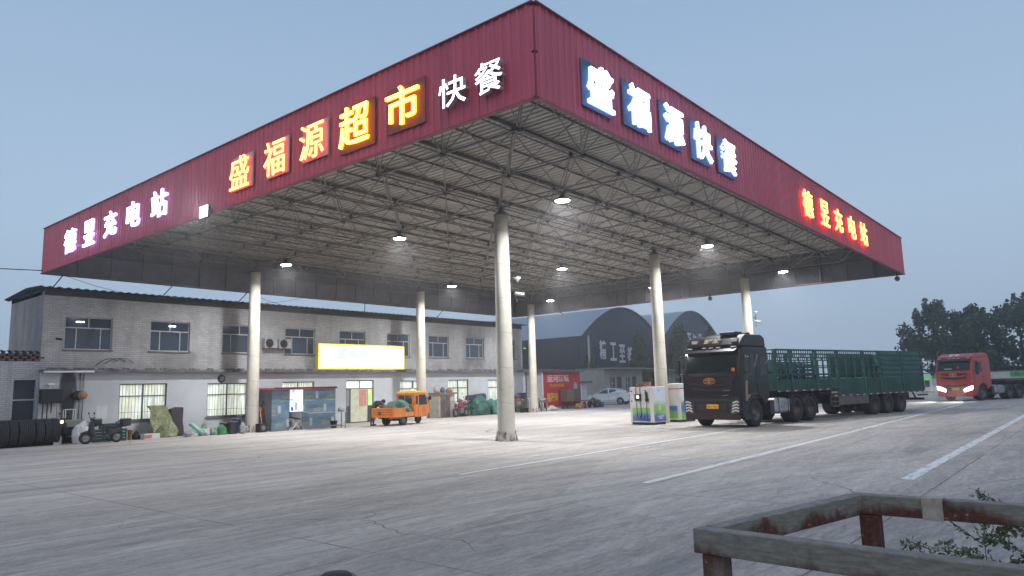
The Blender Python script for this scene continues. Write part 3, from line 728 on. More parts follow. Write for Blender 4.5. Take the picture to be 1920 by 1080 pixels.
def make_tractor(kind, label, loc, rz):
    dark = kind == 'dark'
    t = thing('semi_truck', label, 'truck', loc, rz)
    if dark:
        a = NT('maroon_black_paint'); n = a.noise(a.map((1, 1, 1)), 2.0, 4, .6)
        P = a.done(a.mix(a.ramp(n, [(.35, 0.0), (.65, 1.0)]), (.004, .003, .005), (.007, .004, .006)), .35, .0, coat=.35); P.node_tree.nodes['Principled BSDF'].inputs['Specular IOR Level'].default_value = .2
        Pf = mat('deep_maroon_paint', (.022, .006, .009), .25, .0, coat=.3, spec=.3)
    else:
        P = mat('red_truck_paint', (.42, .03, .03), .35, coat=.4, var=.15, vscale=2); Pf = P
    hi = 3.52 if dark else 3.22
    W = 1.24
    arch = [(.22+.62*math.cos(q), .54+.62*math.sin(q)) for q in [PI*(1-k/10) for k in range(11)]]
    # cab: side silhouette with wheel arch
    zb = 1.95                                                   # waist under the windscreen
    zt = 2.92 if dark else 2.78                                  # top of the windscreen
    prof = [(1.34, .34), (1.40, .60), (1.43, 1.2), (1.41, zb), (1.20, zt), (1.10, zt+.12), (-.86, zt+.12), (-.88, 1.15), (-.72, .98)]
    prof += [(x, z) for x, z in arch if z > .62][0:] + [(.86, .50), (.88, .34)]
    MB().prism(prof, -W, W).build('cab', P, t, .07, 3)
    # roof fairing
    rp = [(1.16, zt+.12), (1.10, zt+.22), (.78, hi-.10), (.55, hi), (-.55, hi), (-.80, hi-.10), (-.86, zt+.12)]
    rfo = MB().prism(rp, -W+.05, W-.05).build('roof_fairing', P, t, .10, 3)
    if dark:
        MB().prism([(-.1, hi), (-.15, hi+.05), (-.85, hi+.16), (-.92, hi+.10), (-.8, hi)], -1.0, .55).build('air_deflector', P, rfo, .03)
        MB().box((.45, .45, hi+.06), (.5, .7, .12)).build('roof_box', M_blackmetal, rfo, .03)
    # sun visor
    MB().prism([(1.22, zt-.04), (1.46, zt-.10), (1.47, zt-.06), (1.22, zt+.06)], -1.12, 1.12).build('sun_visor', M_blackmetal if not dark else P, t, .01)
    # windscreen follows the slope of the cab front
    def front(z):
        return 1.41+(1.20-1.41)*(z-zb)/(zt-zb) if z > zb else 1.41
    m_ = MB(); z0, z1 = zb+.10, zt-.06
    m_.add([(front(z0)+.012, -1.10, z0), (front(z0)+.012, 1.10, z0), (front(z1)+.012, 1.05, z1), (front(z1)+.012, -1.05, z1), (front(z0)-.02, -1.10, z0), (front(z0)-.02, 1.10, z0), (front(z1)-.02, 1.05, z1), (front(z1)-.02, -1.05, z1)],
           [(0, 1, 2, 3), (4, 7, 6, 5), (0, 4, 5, 1), (1, 5, 6, 2), (2, 6, 7, 3), (3, 7, 4, 0)])
    ws = m_.build('windscreen', glass_reflect(), t, .02)
    wp = MB()
    for y in (-.45, .35): wp.bar((front(z0)+.03, y, z0+.02), (front(z0+.1)+.04, y+.62, z0+.12), .02)
    wp_ = wp; wp_.build('wipers', M_dark, ws)
    if dark:
        MB().box((front(z0+.1)+.02, .98, z0+.12), (.02, .14, .12)).build('orange_sticker', mat('orange_sticker', (.5, .14, .02), .5), ws)
    else:
        MB().box((front(z0+.22)+.02, .3, z0+.2), (.02, .16, .16)).build('red_ornament', mat('red_ornament', (.4, .02, .05), .5), ws)
        MB().box((front(z0+.15)+.02, -.35, z0+.12), (.02, .5, .1)).build('dashboard_papers', mat('dash_papers', (.35, .35, .3), .7), ws)
    for s_ in (-1, 1):
        # side window and door lines
        dw = MB().prism([(1.05, zb+.02), (.98, zt-.22), (.30, zt-.16), (.24, zb-.02)], s_*(W-.005), s_*(W+.008))
        door_mb = MB()
        for p, q in (((1.22, .95), (1.22, zb-.1)), ((1.22, zb-.1), (1.10, zt-.08)), ((1.10, zt-.08), (.14, zt-.04)), ((.14, zt-.04), (.12, 1.15)), ((.75, .86), (1.22, .95))):
            door_mb.bar((p[0], s_*(W+.001), p[1]), (q[0], s_*(W+.001), q[1]), .012, .012)
        d_ = door_mb.build('door_seam', M_dark, t)
        dw.build('side_window', glass_reflect(), t)
        if dark:
            MB().prism([(-.18, zb-.05), (-.2, zt-.25), (-.62, zt-.2), (-.66, zb+.05)], s_*(W-.005), s_*(W+.006)).build('sleeper_window', glass_reflect(), t)
        hb = MB().box((.25, s_*(W+.03), 1.62), (.2, .03, .04)); hb.build('door_handle', M_blackmetal, t)
        # mirrors
        mr = MB(); mr.box((1.28, s_*(W+.28), 2.35), (.14, .20, .55)); mr.box((1.30, s_*(W+.26), 1.86), (.14, .2, .2))
        mr.bar((1.2, s_*W, 2.75), (1.3, s_*(W+.26), 2.66), .04).bar((1.25, s_*W, 2.0), (1.3, s_*(W+.26), 2.08), .04).bar((1.29, s_*(W+.27), 2.1), (1.29, s_*(W+.27), 1.9), .04)
        mr.build('mirror', M_blackmetal, t, .02)
        # headlight
        if dark:
            hp_ = [(.76, .46), (1.18, .56), (1.21, 1.04), (1.0, 1.18), (.74, 1.0)]
            h_ = MB().prism([(s_*a, b) for a, b in hp_], 1.395, 1.425, 'yz').build('headlight', mat('headlight_case', (.03, .03, .035), .15), t)
            dm = MB()
            for k, z in enumerate((.60, .71, .82, .93)):
                pts = [(s_*(.84+.02*k), z+.0), (s_*(1.0+.02*k), z+.06), (s_*(1.14), z+.02)]
                for p, q in zip(pts, pts[1:]): dm.bar((1.435, p[0], p[1]), (1.435, q[0], q[1]), .03, .05)
            dm.build('chevron_reflectors', mat('chevron', (.62, .60, .50), .25, .3), h_)
        else:
            hp_ = [(.62, .62), (1.15, .78), (1.19, 1.02), (.95, .95), (.60, .78)]
            h_ = MB().prism([(s_*a, b) for a, b in hp_], 1.40, 1.44, 'yz').build('headlight', emis('headlight_beam', (1, .97, .85), 14), t)
            l = bpy.data.lights.new('beam', 'SPOT'); l.energy = 900; l.spot_size = R(50); l.spot_blend = .6; l.color = (1, .93, .78); l.shadow_soft_size = .08
            lo_ = bpy.data.objects.new('beam', l); COL.objects.link(lo_); lo_.parent = t; lo_.location = (1.5, s_*.9, .86); lo_.rotation_euler = (R(80), 0, R(-90))
        wheel(t, .22, s_*1.02, .52, .30, s_)
        for ax in (-3.15, -4.45): wheel(t, ax, s_*.93, .52, .56, s_, dual=True)
        mg = MB()
        for ax in (-3.15, -4.45):
            mg.lathe([(.60, -.3), (.615, -.3), (.615, .3), (.60, .3), (.60, -.3)], c=(ax, s_*.93, .52), axis='y', n=12, a0=R(20), a1=R(160))
        mg.box((-5.08, s_*.93, .55), (.03, .56, .55)); mg.build('mudguard', M_blackmetal, t)
        # grille-side steps
        st = MB().box((.98, s_*(W-.02), .42), (.42, .06, .22)); st.box((.98, s_*(W-.0), .70), (.42, .04, .03)); st.build('step', M_blackmetal, t)
    # front mask: dark grille with bars
    gw = .86
    grl = MB().prism([(-gw, 1.86), (gw, 1.86), (gw-.06, 1.30), (gw-.12, .98), (-gw+.12, .98), (-gw+.06, 1.30)], 1.40, 1.425, 'yz').build('grille', M_dark, t)
    gb = MB()
    bars = (1.72, 1.55, 1.38, 1.20) if dark else (1.66, 1.42, 1.15)
    for z in bars:
        ww = gw-.04-(1.86-z)*.08
        for s_ in (-1, 1):
            gb.bar((1.45, 0, z-.03), (1.45, s_*ww*.6, z), .05, .06 if dark else .11).bar((1.45, s_*ww*.6, z), (1.44, s_*ww, z+.06), .05, .05 if dark else .11)
    gb.build('grille_bars', Pf, grl)
    if dark:
        hl = MB()
        for z, y0 in ((1.36, .55), (1.18, .5)): hl.bar((1.48, y0, z+.02), (1.48, y0+.28, z+.045), .012)
        hl.build('chrome_strips', mat('chrome', (.6, .6, .6), .2, .9), grl)
        mk = MB()                                                  # V-shaped maroon brow below the windscreen
        for s_ in (-1, 1): mk.prism([(0, 1.84), (s_*.8, 1.90), (s_*1.1, 2.12), (s_*1.16, 2.02), (s_*.95, 1.70), (s_*.92, 1.2), (s_*.85, 1.2), (s_*.84, 1.68), (s_*.75, 1.76), (0, 1.74)][::s_], 1.40, 1.44, 'yz')
        mk.build('front_mask', Pf, t, .006)
    # emblem: ring with wings
    em = MB(); Mg = mat('gold_emblem', (.55, .24, .06) if dark else (.6, .5, .3), .35, .6)
    n = 24
    for k in range(n):
        a0_, a1_ = 2*PI*k/n, 2*PI*(k+1)/n
        em.bar((1.49, .25*math.cos(a0_), 1.76+.115*math.sin(a0_)), (1.49, .25*math.cos(a1_), 1.76+.115*math.sin(a1_)), .02)
    em.box((1.495, 0, 1.76), (.02, .045, .22))
    for s_ in (-1, 1):
        for k in range(3): em.bar((1.492, s_*.04, 1.83-.055*k), (1.492, s_*(.21-.02*k), 1.84-.055*k), .02, .022)
    em.build('emblem', Mg, t)
    # lower bumper + plate
    MB().prism([(-1.16, .30), (1.16, .30), (1.2, .48), (.75, .56), (.62, .70), (-.62, .70), (-.75, .56), (-1.2, .48)], 1.385, 1.43, 'yz').build('bumper', Pf if dark else P, t, .02)
    MB().box((1.40, 0, .80), (.05, 1.3, .22)).build('lower_grille', M_dark, t)
    pt = MB().box((1.452, .05, .80), (.015, .5, .16)).build('licence_plate', mat('yellow_plate', (.75, .36, .03), .5), t)
    writing('plate_characters', '鲁H·3062', (1.461, .05, .80), .42, .10, (0, 1, 0), M_dark, pt, .002)
    # marker lamps above the windscreen
    for y in (-.95, -.3, 0, .3, .95):
        MB().box((1.19, y, zt+.11), (.10, .15 if abs(y) < .5 else .2, .045)).build('marker_lamp', mat('marker_lamp', (.7, .7, .65), .2), t, .01)
    if dark:
        for y in (-.86, .86): MB().prism([(y-.13, zt+.30), (y+.13, zt+.30), (y+.15, zt+.44), (y-.12, zt+.44)], .86, .99, 'yz').build('fairing_lamp', mat('fairing_lamp', (.55, .55, .55), .2, .2), t, .01)
    # writing on the fairing
    wm = mat('pale_gold_paint', (.55, .48, .36) if dark else (.8, .75, .7), .4)
    me, ow, oh = glyph_mesh('解放', 1, .02)
    fx = (.96 if dark else .98); rr = Vector((0, 1, 0)); uu = Vector((-.62, 0, .78)).normalized(); nn = rr.cross(uu)
    k = Matrix((rr*(.75/ow), uu*(.24/oh), nn*.012)).transposed().to_4x4(); me.transform(k); me.materials.clear(); me.materials.append(wm)
    o_ = bpy.data.objects.new('fairing_writing', me); COL.objects.link(o_); o_.parent = t
    zc = zt+.22+(hi-.10-zt-.22)*.5; o_.location = (1.10+(.78-1.10)*.5+.02, -.05, zc+.02)
    if dark:                                                       # copper stripe on the doors
        for s_ in (-1, 1):
            sp_ = MB(); y = s_*(W+.003)
            for p, q, wd in ((p_, q_, w_*1.7) for p_, q_, w_ in (((1.0, 1.0), (.92, 1.75), .10), ((.92, 1.75), (.2, 2.35), .09), ((.2, 2.35), (-.05, 2.75), .05), ((1.0, 1.05), (.75, 1.22), .12), ((.75, 1.22), (.1, 1.28), .05), ((-.2, 2.0), (-.85, 2.55), .04))):
                sp_.bar((p[0], y, p[1]), (q[0], y, q[1]), .008 if True else 0, wd, up=(0, 0, 1)) if False else sp_.prism([(p[0]-wd/2, p[1]), (p[0]+wd/2, p[1]), (q[0]+wd/2, q[1]), (q[0]-wd/2, q[1])], y-.002, y+.002)
            sp_.build('copper_stripe', mat('copper_stripe', (.34, .22, .15), .4, .2), t)
    # chassis, tank, steps
    MB().box((-2.6, .42, .92), (5.2, .09, .28)).box((-2.6, -.42, .92), (5.2, .09, .28)).box((-5.15, 0, .92), (.1, 2.2, .16)).build('chassis', M_blackmetal, t)
    MB().lathe([(0, -.12), (.5, -.12), (.52, 0), (.5, .06), (0, .06)], c=(-3.9, 0, 1.15), n=24).build('fifth_wheel', M_blackmetal, t)
    MB().tube([(-.9, 0, .53), (.2, 0, .53)], .1, 8).tube([(.22, -.95, .52), (.22, .95, .52)], .08, 8).tube([(-3.15, -.9, .52), (-3.15, .9, .52)], .09, 8).tube([(-4.45, -.9, .52), (-4.45, .9, .52)], .09, 8).build('axles', M_blackmetal, t)
    for s_ in (-1, 1):
        tk = MB().box((-2.0, s_*.86, .72), (1.30, .62, .60)); ft = tk.build('fuel_tank', mat('aluminium_tank', (.42, .42, .42), .4, .7, var=.4, vscale=5), t, .12, 4)
        MB().box((-1.62, s_*.86, .72), (.05, .65, .63)).box((-2.42, s_*.86, .72), (.05, .65, .63)).build('tank_straps', M_blackmetal, ft, .11, 3)
        MB().box((-1.12, s_*.9, .68), (.34, .5, .55)).build('battery_box', M_blackmetal, t, .02)
    return t
make_tractor('dark', 'dark maroon semi truck with gold grille emblem parked under the canopy', (27.32, 11.56, 0), R(173))
make_tractor('red', 'red semi truck with both headlights on, at the right edge', (58.3, 7.62, 0), R(159.0))

# ------------------------------------------------------------------ green stake-sided trailer
tr = thing('stake_trailer', 'green stake-sided trailer coupled behind the dark truck', 'trailer', (38.78, 9.5, 0), R(166.6))
MG = mat('green_trailer_paint', (.008, .085, .065), .55, var=.45, vscale=1.4, col2=(.007, .045, .038), bump=.15)
MGd = mat('green_rack_paint', (.009, .065, .052), .55, var=.4, vscale=2)
FR, RE, GN = 9.4, -3.75, 5.3                        # front, rear, gooseneck step
MB().box2((GN, -1.25, 1.30), (FR, 1.25, 1.40)).box2((RE, -1.25, 1.00), (GN, 1.25, 1.10)).box2((GN-.06, -1.25, 1.0), (GN, 1.25, 1.4)).build('deck', mat('deck_planks', (.07, .05, .04), .8, var=.4), tr)
MB().box2((GN-.3, .38, 1.0), (FR, .5, 1.29)).box2((GN-.3, -.5, 1.0), (FR, -.38, 1.29)).box2((RE, .38, .62), (GN, .5, .99)).box2((RE, -.5, .62), (GN, -.38, .99)).build('frame_rails', M_blackmetal, tr)
_a = NT('reflector_white_red'); _x = _a.math('FRACT', _a.math('MULTIPLY', _a.xyz()[0], 1.6))
_c = _a.mix(_a.math('GREATER_THAN', _x, .5), (.03, .03, .03), _a.mix(_a.math('GREATER_THAN', _x, .75), (.42, .06, .05), (.50, .47, .45))); M_refl = _a.done(_c, .4)
posts = [FR-.03, 8.25, 6.35, 4.55, 2.25, .75, -1.55, RE+.04]
for s_ in (-1, 1):
    y = s_*1.27
    sb = MB(); prev = None                            # solid lower boards, ribbed
    for i in range(len(posts)-1):
        a, b = posts[i], posts[i+1]; zb_ = 1.32 if (a+b)/2 > GN else 1.02
        sb.box2((b+.05, y-.018, zb_), (a-.05, y+.018, 1.74))
        n = int((a-b)/.22)
        for k in range(n): sb.box2((b+.1+(a-b-.2)*k/n, y-.034, zb_+.06), (b+.16+(a-b-.2)*k/n, y+.034, 1.70))
    sb.build('side_board', MG, tr)
    for i, p in enumerate(posts):
        zb_ = 1.30 if p > GN else 1.0
        MB().box((p, y, (zb_+3.0)/2), (.13, .09, 3.0-zb_)).build('stake_post', MG, tr)
    rk = MB()
    for i in range(len(posts)-1):
        a, b = posts[i], posts[i+1]
        if i < 5:
            for z in (1.95, 2.3, 2.66, 2.98): rk.bar((a, y, z), (b, y, z), .045 if z < 2.9 else .07)
            n = max(2, int((a-b)/.16))
            for k in range(1, n): rk.bar((b+(a-b)*k/n, y, 2.66), (b+(a-b)*k/n, y, 2.98), .03)
            for k in (1, 2): rk.bar((b+(a-b)*k/3, y, 1.74), (b+(a-b)*k/3, y, 2.66), .05)
    rk.build('stake_rack', MGd, tr)
    lv = MB()                                          # folded panels stacked at the rear
    for i in (5, 6):
        a, b = posts[i], posts[i+1]
        lv.box2((b+.08, y-.02, 1.76), (a-.08, y+.01, 3.02))
        for k in range(5): lv.prism([(0, 0), (s_*.05, .05), (s_*.05, .13), (0, .18)], b+.14, a-.14, 'yz', Matrix.Translation((0, y, 1.82+.235*k)))
    lv.build('rear_panel', MG, tr)
    lamp_strip = MB()
    lamp_strip.box2((GN, y+s_*.002, 1.25), (FR-.1, y+s_*.022, 1.30)).box2((RE+.1, y+s_*.002, .95), (GN-.06, y+s_*.022, 1.0)).box2((GN-.06, y+s_*.002, .95), (GN, y+s_*.022, 1.30))
    lamp_strip.build('reflective_strip', M_refl, tr)
    for ax in (-1.32, 0, 1.32): wheel(tr, ax, s_*.98, .5, .5, s_, rim=mat('brown_rim', (.11, .075, .06), .7, .2), dual=True)
    MB().box2((1.95, y-s_*.5, .55), (4.6, y-s_*.02, .95)).build('tool_box', mat('tool_box', (.14, .12, .11), .6, .2, var=.4, vscale=5), tr, .02)
    sg = MB()
    for z in (.52, .72, .92): sg.bar((4.6, y-s_*.05, z), (5.25, y-s_*.05, z), .05)
    for x in (4.6, 4.92, 5.25): sg.bar((x, y-s_*.05, .5), (x, y-s_*.05, .98), .05)
    sg.build('spare_cage', mat('cage', (.12, .07, .07), .6), tr)
    MB().box((5.9, s_*.7, .62), (.14, .14, 1.05)).box((5.9, s_*.7, .1+.02), (.3, .3, .04)).build('landing_leg', M_blackmetal, tr)
MB().tube([(-1.32, -.9, .5), (-1.32, .9, .5)], .07, 8).tube([(0, -.9, .5), (0, .9, .5)], .07, 8).tube([(1.32, -.9, .5), (1.32, .9, .5)], .07, 8).build('axles', M_blackmetal, tr)
hb_ = MB().box2((FR-.06, -1.24, 1.4), (FR, 1.24, 2.0))
for z in (2.2, 2.5, 2.98): hb_.bar((FR-.03, -1.24, z), (FR-.03, 1.24, z), .05)
for y in (-1.2, -.6, 0, .6, 1.2): hb_.bar((FR-.03, y, 2.0), (FR-.03, y, 2.98), .05)
hb_.build('headboard', MG, tr)
tg = MB().box2((RE, -1.24, 1.1), (RE+.05, 1.24, 2.98)); tg.build('tailgate', MG, tr)
MB().box2((RE-.35, -1.1, .52), (RE-.28, 1.1, .64)).bar((RE, .7, .9), (RE-.3, .7, .58), .06).bar((RE, -.7, .9), (RE-.3, -.7, .58), .06).bar((RE+.3, 1.1, .78), (RE-.7, 1.1, .78), .08).build('underrun_bar', M_blackmetal, tr)
# crates inside the trailer
M_crate = mat('teal_crate', (.02, .075, .11), .6, var=.35, vscale=2)
def crate(sx, sy, sz):
    c_ = thing('plastic_crate', '', 'crate'); f_ = MB()
    for z in (0.02, sz*.5, sz-.03):
        for s_ in (-1, 1):
            f_.box((0, s_*(sy/2-.015), z), (sx, .03, .05 if z < .1 or z > sz*.7 else .16)); f_.box((s_*(sx/2-.015), 0, z), (.03, sy-.06, .05 if z < .1 or z > sz*.7 else .16))
    for a in (-1, 1):
        for b in (-1, 1): f_.box((a*(sx/2-.03), b*(sy/2-.03), sz/2), (.08, .08, sz))
    f_.box((0, 0, .015), (sx-.06, sy-.06, .03)); f_.build('crate_frame', M_crate, c_)
    return c_
src = crate(.98, .98, .36); first = True
Rt = Matrix.Rotation(R(166.6), 4, 'Z')
cols_ = ['foremost', 'second', 'third', 'fourth']; lay = ['bottom', 'second lowest', 'topmost']
for ix, nlay in enumerate((3, 3, 3, 2)):
    for iy in (0, 1):
        for k in range(nlay):
            c_ = src if first else copy_tree(src); first = False
            lx = 8.55-ix*1.04; lx -= .1 if ix > 1 else 0
            if lx-.5 < GN: zz = 1.10
            else: zz = 1.40
            v = Rt @ Vector((lx, .55 if iy == 0 else -.5, 0))
            c_.location = (38.78+v.x, 9.5+v.y, zz+.004+k*.365); c_.rotation_euler = (0, 0, R(166.6))
            tag(c_, 'teal crate, %s from the cab, %s side, %s in stack' % (cols_[ix], 'near' if iy == 0 else 'far', lay[k] if nlay == 3 else ('bottom', 'upper')[k]), group='teal crates stacked in the green trailer')
# flatbed behind the red truck
ft = thing('flatbed_trailer', 'empty low flatbed trailer behind the red truck', 'trailer', (58.3, 7.62, 0), R(159.0))
MB().box2((-15, -1.25, 1.28), (-2.6, 1.25, 1.42)).build('deck', mat('rusty_deck', (.12, .06, .05), .7, var=.4), ft)
MB().box2((-15, .38, .9), (-2.8, .5, 1.27)).box2((-15, -.5, .9), (-2.8, -.38, 1.27)).build('frame_rails', M_blackmetal, ft)
for ax in (-11, -12.3, -13.6):
    for s_ in (-1, 1): wheel(ft, ax, s_*.98, .5, .5, s_, dual=True)
MB().box((-6.2, .7, .62), (.14, .14, 1.1)).build('landing_leg', M_blackmetal, ft)
# ------------------------------------------------------------------ dispensers by the column
def print_mat(name, top, mid, low):
    a = NT(name); x, y, z = a.xyz()
    wv = a.noise(a.map((1.4, 1.4, .8)), 1, 3, .5)
    h = a.math('ADD', z, a.math('MULTIPLY', a.math('SUBTRACT', wv, .5), .55))
    c = a.ramp(h, [(.10, low), (.38, tuple(q*.6+.1 for q in low)), (.52, mid), (.78, tuple(q*.7+.1 for q in mid)), (1.0, top)])
    return a.done(c, .35)
M_cab = mat('dispenser_white', (.62, .60, .57), .35, var=.12, vscale=3)
P_a = print_mat('dispenser_print_a', (.55, .62, .72), (.22, .50, .12), (.03, .12, .42))
P_b = print_mat('dispenser_print_b', (.62, .64, .66), (.03, .16, .48), (.16, .48, .08))
M_ink = mat('white_ink', (.75, .78, .78), .5); M_blueink = mat('blue_ink', (.05, .12, .35), .5)
def dispenser(label, loc, rz, dx, dy, h, pa, txt, hoses=True):
    t = thing('fluid_dispenser', label, 'dispenser', loc, rz, 'fluid dispensers on the pump island')
    cb = MB().box2((-dx/2, -dy/2, .10), (dx/2, dy/2, h)).build('cabinet', M_cab, t, .02)
    MB().box2((-dx/2+.04, -dy/2+.04, 0), (dx/2-.04, dy/2-.04, .10)).build('plinth', M_blackmetal, t)
    MB().box2((-dx/2+.05, -dy/2-.004, .14), (dx/2-.04, -dy/2, h-.06)).build('printed_front', pa, t)
    MB().box2((-dx/2-.004, -dy/2+.16, .16), (-dx/2, dy/2-.12, .72)).build('printed_side', pa, t)
    for k, (s_, z, hh, ww) in enumerate(txt):
        writing('printed_writing', s_, (0, -dy/2-.006, z), ww, hh, (1, 0, 0), M_ink if z < 1.3 else M_blueink, t, .002)
    for k, (z, ww) in enumerate(((.34, .5), (.26, .35))): MB().box2((-.02-ww/2+.1, -dy/2-.008, z), (ww/2, -dy/2-.002, z+.025)).build('printed_line', M_ink, t)
    if hoses:
        x = -dx/2
        d_ = MB().box2((x-.08, -.02+.0, 1.02), (x, .30, 1.30)).build('display_box', M_blackmetal, t, .01)
        MB().box2((x-.086, .06, 1.12), (x-.081, .22, 1.24)).build('display_screen', emis('dispenser_screen', (1, 1, .8), 1.6), d_)
        for y in (.16, -.06): MB().tube([(x-.05, y, 1.62), (x-.13, y, 1.66), (x-.14, y, 1.2), (x-.13, y-.02, .3), (x-.06, y-.1, .22), (x-.02, y-.12, .4)], .016, 6).build('hose', M_dark, t)
        n_ = MB().box2((x-.10, -.40, .98), (x, -.28, 1.10)).bar((x-.06, -.34, 1.05), (x-.10, -.34, 1.40), .06, .09).tube([(x-.10, -.34, 1.40), (x-.13, -.34, 1.46), (x-.2, -.34, 1.44)], .018, 6)
        n_.build('nozzle', M_dark, t); MB().tube([(x-.08, -.34, 1.0), (x-.09, -.34, .4), (x-.07, -.36, .14), (x-.02, -.38, .2)], .016, 6).build('hose', M_dark, t)
        for z in (1.4, .98): MB().box2((x-.02, .48, z), (x, .54, z+.05)).build('lock', M_dark, t)
        MB().tube([(x-.05, .16, 1.62), (x+.1, .16, 1.70), (x+.3, .1, 1.64)], .02, 6).tube([(x-.05, -.06, 1.62), (x+.1, -.06, 1.68), (x+.3, -.06, 1.62)], .02, 6).build('hose_arch', M_dark, t)
    return t
dispenser('white fluid dispenser with hoses and green and blue print beside the column', (27.62, 15.42, 0), R(-8), .92, 1.22, 1.60, P_a, (('车用尿素', 1.06, .13, .62), ('优', .72, .2, .2), ('P', 1.42, .09, .08)))
d2 = dispenser('white fluid dispenser with blue and green print next to the truck front', (29.95, 15.12, 0), R(-8), 1.20, .95, 1.45, P_b, (('尿素溶液', 1.0, .12, .8), ('口刀', 1.33, .08, .2)), False)
t = thing('storage_box', 'white plastic box standing on the dispenser next to the truck', 'box', (29.95, 15.12, 1.452), R(-8))
MB().box2((-.58, -.44, .03), (.58, .44, .26)).build('box_body', mat('white_plastic', (.6, .6, .6), .4, var=.15), t, .03); MB().box2((-.60, -.46, .0), (.60, .46, .035)).build('red_rim', mat('red_rim', (.42, .12, .12), .5), t)
t = thing('cardboard_clutter', 'low pile of reddish cartons lying behind the hoses on the dispenser', 'cartons', (27.75, 15.6, 1.603), R(-8))
for k in range(4): MB().box((-.3+.2*k, .1*(k % 2), .05+.02*k), (.2, .35, .1+.04*k), .2*k).build('carton', mat('carton', (.30, .13, .11), .8, var=.4), t)
isl = MB().box2((27.2, 14.3, 0), (31.2, 16.4, .012)); 
# ------------------------------------------------------------------ orange cargo tricycle
MO = mat('orange_body', (.68, .20, .02), .45, var=.3, vscale=3, coat=.2)
tk = thing('cargo_tricycle', 'orange three-wheeled cargo tricycle with closed cab outside the shop door', 'tricycle', (24.3, 28.15, 0), R(12))
def small_wheel(par, x, y, r, w_, s_):
    o = tyre_mb(r, w_, False).build('wheel', M_tyre, par, loc=(x, y, r)); MB().lathe([(0, s_*w_*.3), (r*.2, s_*w_*.35), (r*.3, s_*w_*.1), (r*.58, s_*w_*.35)], axis='y', n=20).build('rim', M_rim, o)
for s_ in (-1, 1): small_wheel(tk, 0, s_*.52, .30, .16, s_)
small_wheel(tk, 2.05, 0, .25, .12, 1)
bd = MB()
bd.box2((-.95, -.66, .42), (.82, .66, .47))
for s_ in (-1, 1):
    bd.box2((-.95, s_*.66-.02, .47), (.02, s_*.66+.02, .88)); bd.box2((.02, s_*.66-.018, .47), (.82, s_*.66+.018, .66))
    for z in (.52, .62, .72, .82): bd.box2((-.93, s_*.675-.012, z-.02), (.0, s_*.675+.012, z+.02))
    for x, zt_ in ((-.93, .90), (0, .90), (.80, .70)): bd.box2((x-.03, s_*.68-.02, .44), (x+.03, s_*.68+.02, zt_))
bd.box2((.79, -.66, .47), (.83, .66, .95)); bo = bd.build('cargo_bed', MO, tk)
tg_ = MB().box2((-.97, -.66, .42), (-.93, .66, .90))
for z in (.50, .62, .74, .86): tg_.box2((-.995, -.62, z-.025), (-.95, .62, z+.025))
tgo = tg_.build('tailgate', MO, bo); rc = MB()
for z in (.56, .68, .80): rc.box2((-.974, -.6, z-.018), (-.965, .6, z+.018))
rc.build('ridge_shade', mat('dark_orange', (.30, .075, .01), .6), bo)  # darker orange strips paint in the shade between the tailgate ridges
cb = MB().prism([(.95, .36), (2.05, .36), (2.30, .70), (2.26, .98), (1.98, 1.55), (1.86, 1.62), (.98, 1.62), (.93, 1.55)], -.60, .60).build('cab', MO, tk, .05, 3)
MB().prism([(.94, 1.58), (2.0, 1.56), (1.88, 1.70), (1.05, 1.70)], -.62, .62).build('cab_roof', mat('yellow_roof', (.72, .36, .03), .45), tk, .04)
for s_ in (-1, 1):
    MB().prism([(1.30, .98), (2.08, .98), (1.86, 1.50), (1.30, 1.50)], s_*.598, s_*.612).build('side_window', M_glassdark, tk)
    MB().prism([(1.02, 1.02), (1.2, 1.02), (1.2, 1.45), (1.02, 1.45)], s_*.598, s_*.612).build('side_window', M_glassdark, tk)
    MB().prism([(1.26, .42), (2.18, .5), (2.22, .95), (1.26, .95)], s_*.60, s_*.622).build('cab_door', MO, tk, .01)
    MB().lathe([(.10, s_*.63), (.12, s_*.63), (.12, s_*.625)], c=(1.7, 0, .72), axis='y', n=16).build('door_emblem', M_blackmetal, tk)
    MB().box((2.14, s_*.74, 1.32), (.06, .13, .2)).bar((2.0, s_*.6, 1.3), (2.13, s_*.7, 1.32), .025).build('mirror', M_dark, tk)
MB().box2((.915, -.42, 1.05), (.93, .0, 1.48)).build('rear_window', M_glassdark, tk); MB().box2((.915, .06, 1.05), (.93, .42, 1.48)).build('rear_window', M_glassdark, tk)
MB().add([(2.275, -.52, .99), (2.275, .52, .99), (2.005, .52, 1.54), (2.005, -.52, 1.54), (2.25, -.52, .98), (2.25, .52, .98), (1.98, .52, 1.53), (1.98, -.52, 1.53)], [(0, 1, 2, 3), (4, 7, 6, 5), (0, 4, 5, 1), (1, 5, 6, 2), (2, 6, 7, 3), (3, 7, 4, 0)]).build('windscreen', M_glassdark, tk)
MB().bar((-.9, .3, .38), (2.0, .3, .38), .05).bar((-.9, -.3, .38), (2.0, -.3, .38), .05).tube([(0, -.5, .27), (0, .5, .27)], .05, 8).bar((2.05, .1, .25), (1.95, .1, .6), .05).bar((2.05, -.1, .25), (1.95, -.1, .6), .05).build('chassis', M_blackmetal, tk)
for s_ in (-1, 1): MB().lathe([(.33, -.11), (.34, -.11), (.34, .11), (.33, .11), (.33, -.11)], c=(0, s_*.54, .27), axis='y', n=12, a0=R(15), a1=R(165)).build('mudguard', MO, tk)
MB().box2((-.97, -.6, .34), (-.94, -.42, .40)).build('tail_lamp', mat('tail_red', (.4, .03, .02), .4), tk); MB().box2((-.97, .42, .34), (-.94, .6, .40)).build('tail_lamp', mat('tail_red', (.4, .03, .02), .4), tk)
Rk = Matrix.Rotation(R(12), 4, 'Z')
def tkp(x, y, z): v = Rk @ Vector((x, y, z)); return (24.3+v.x, 28.15+v.y, z)
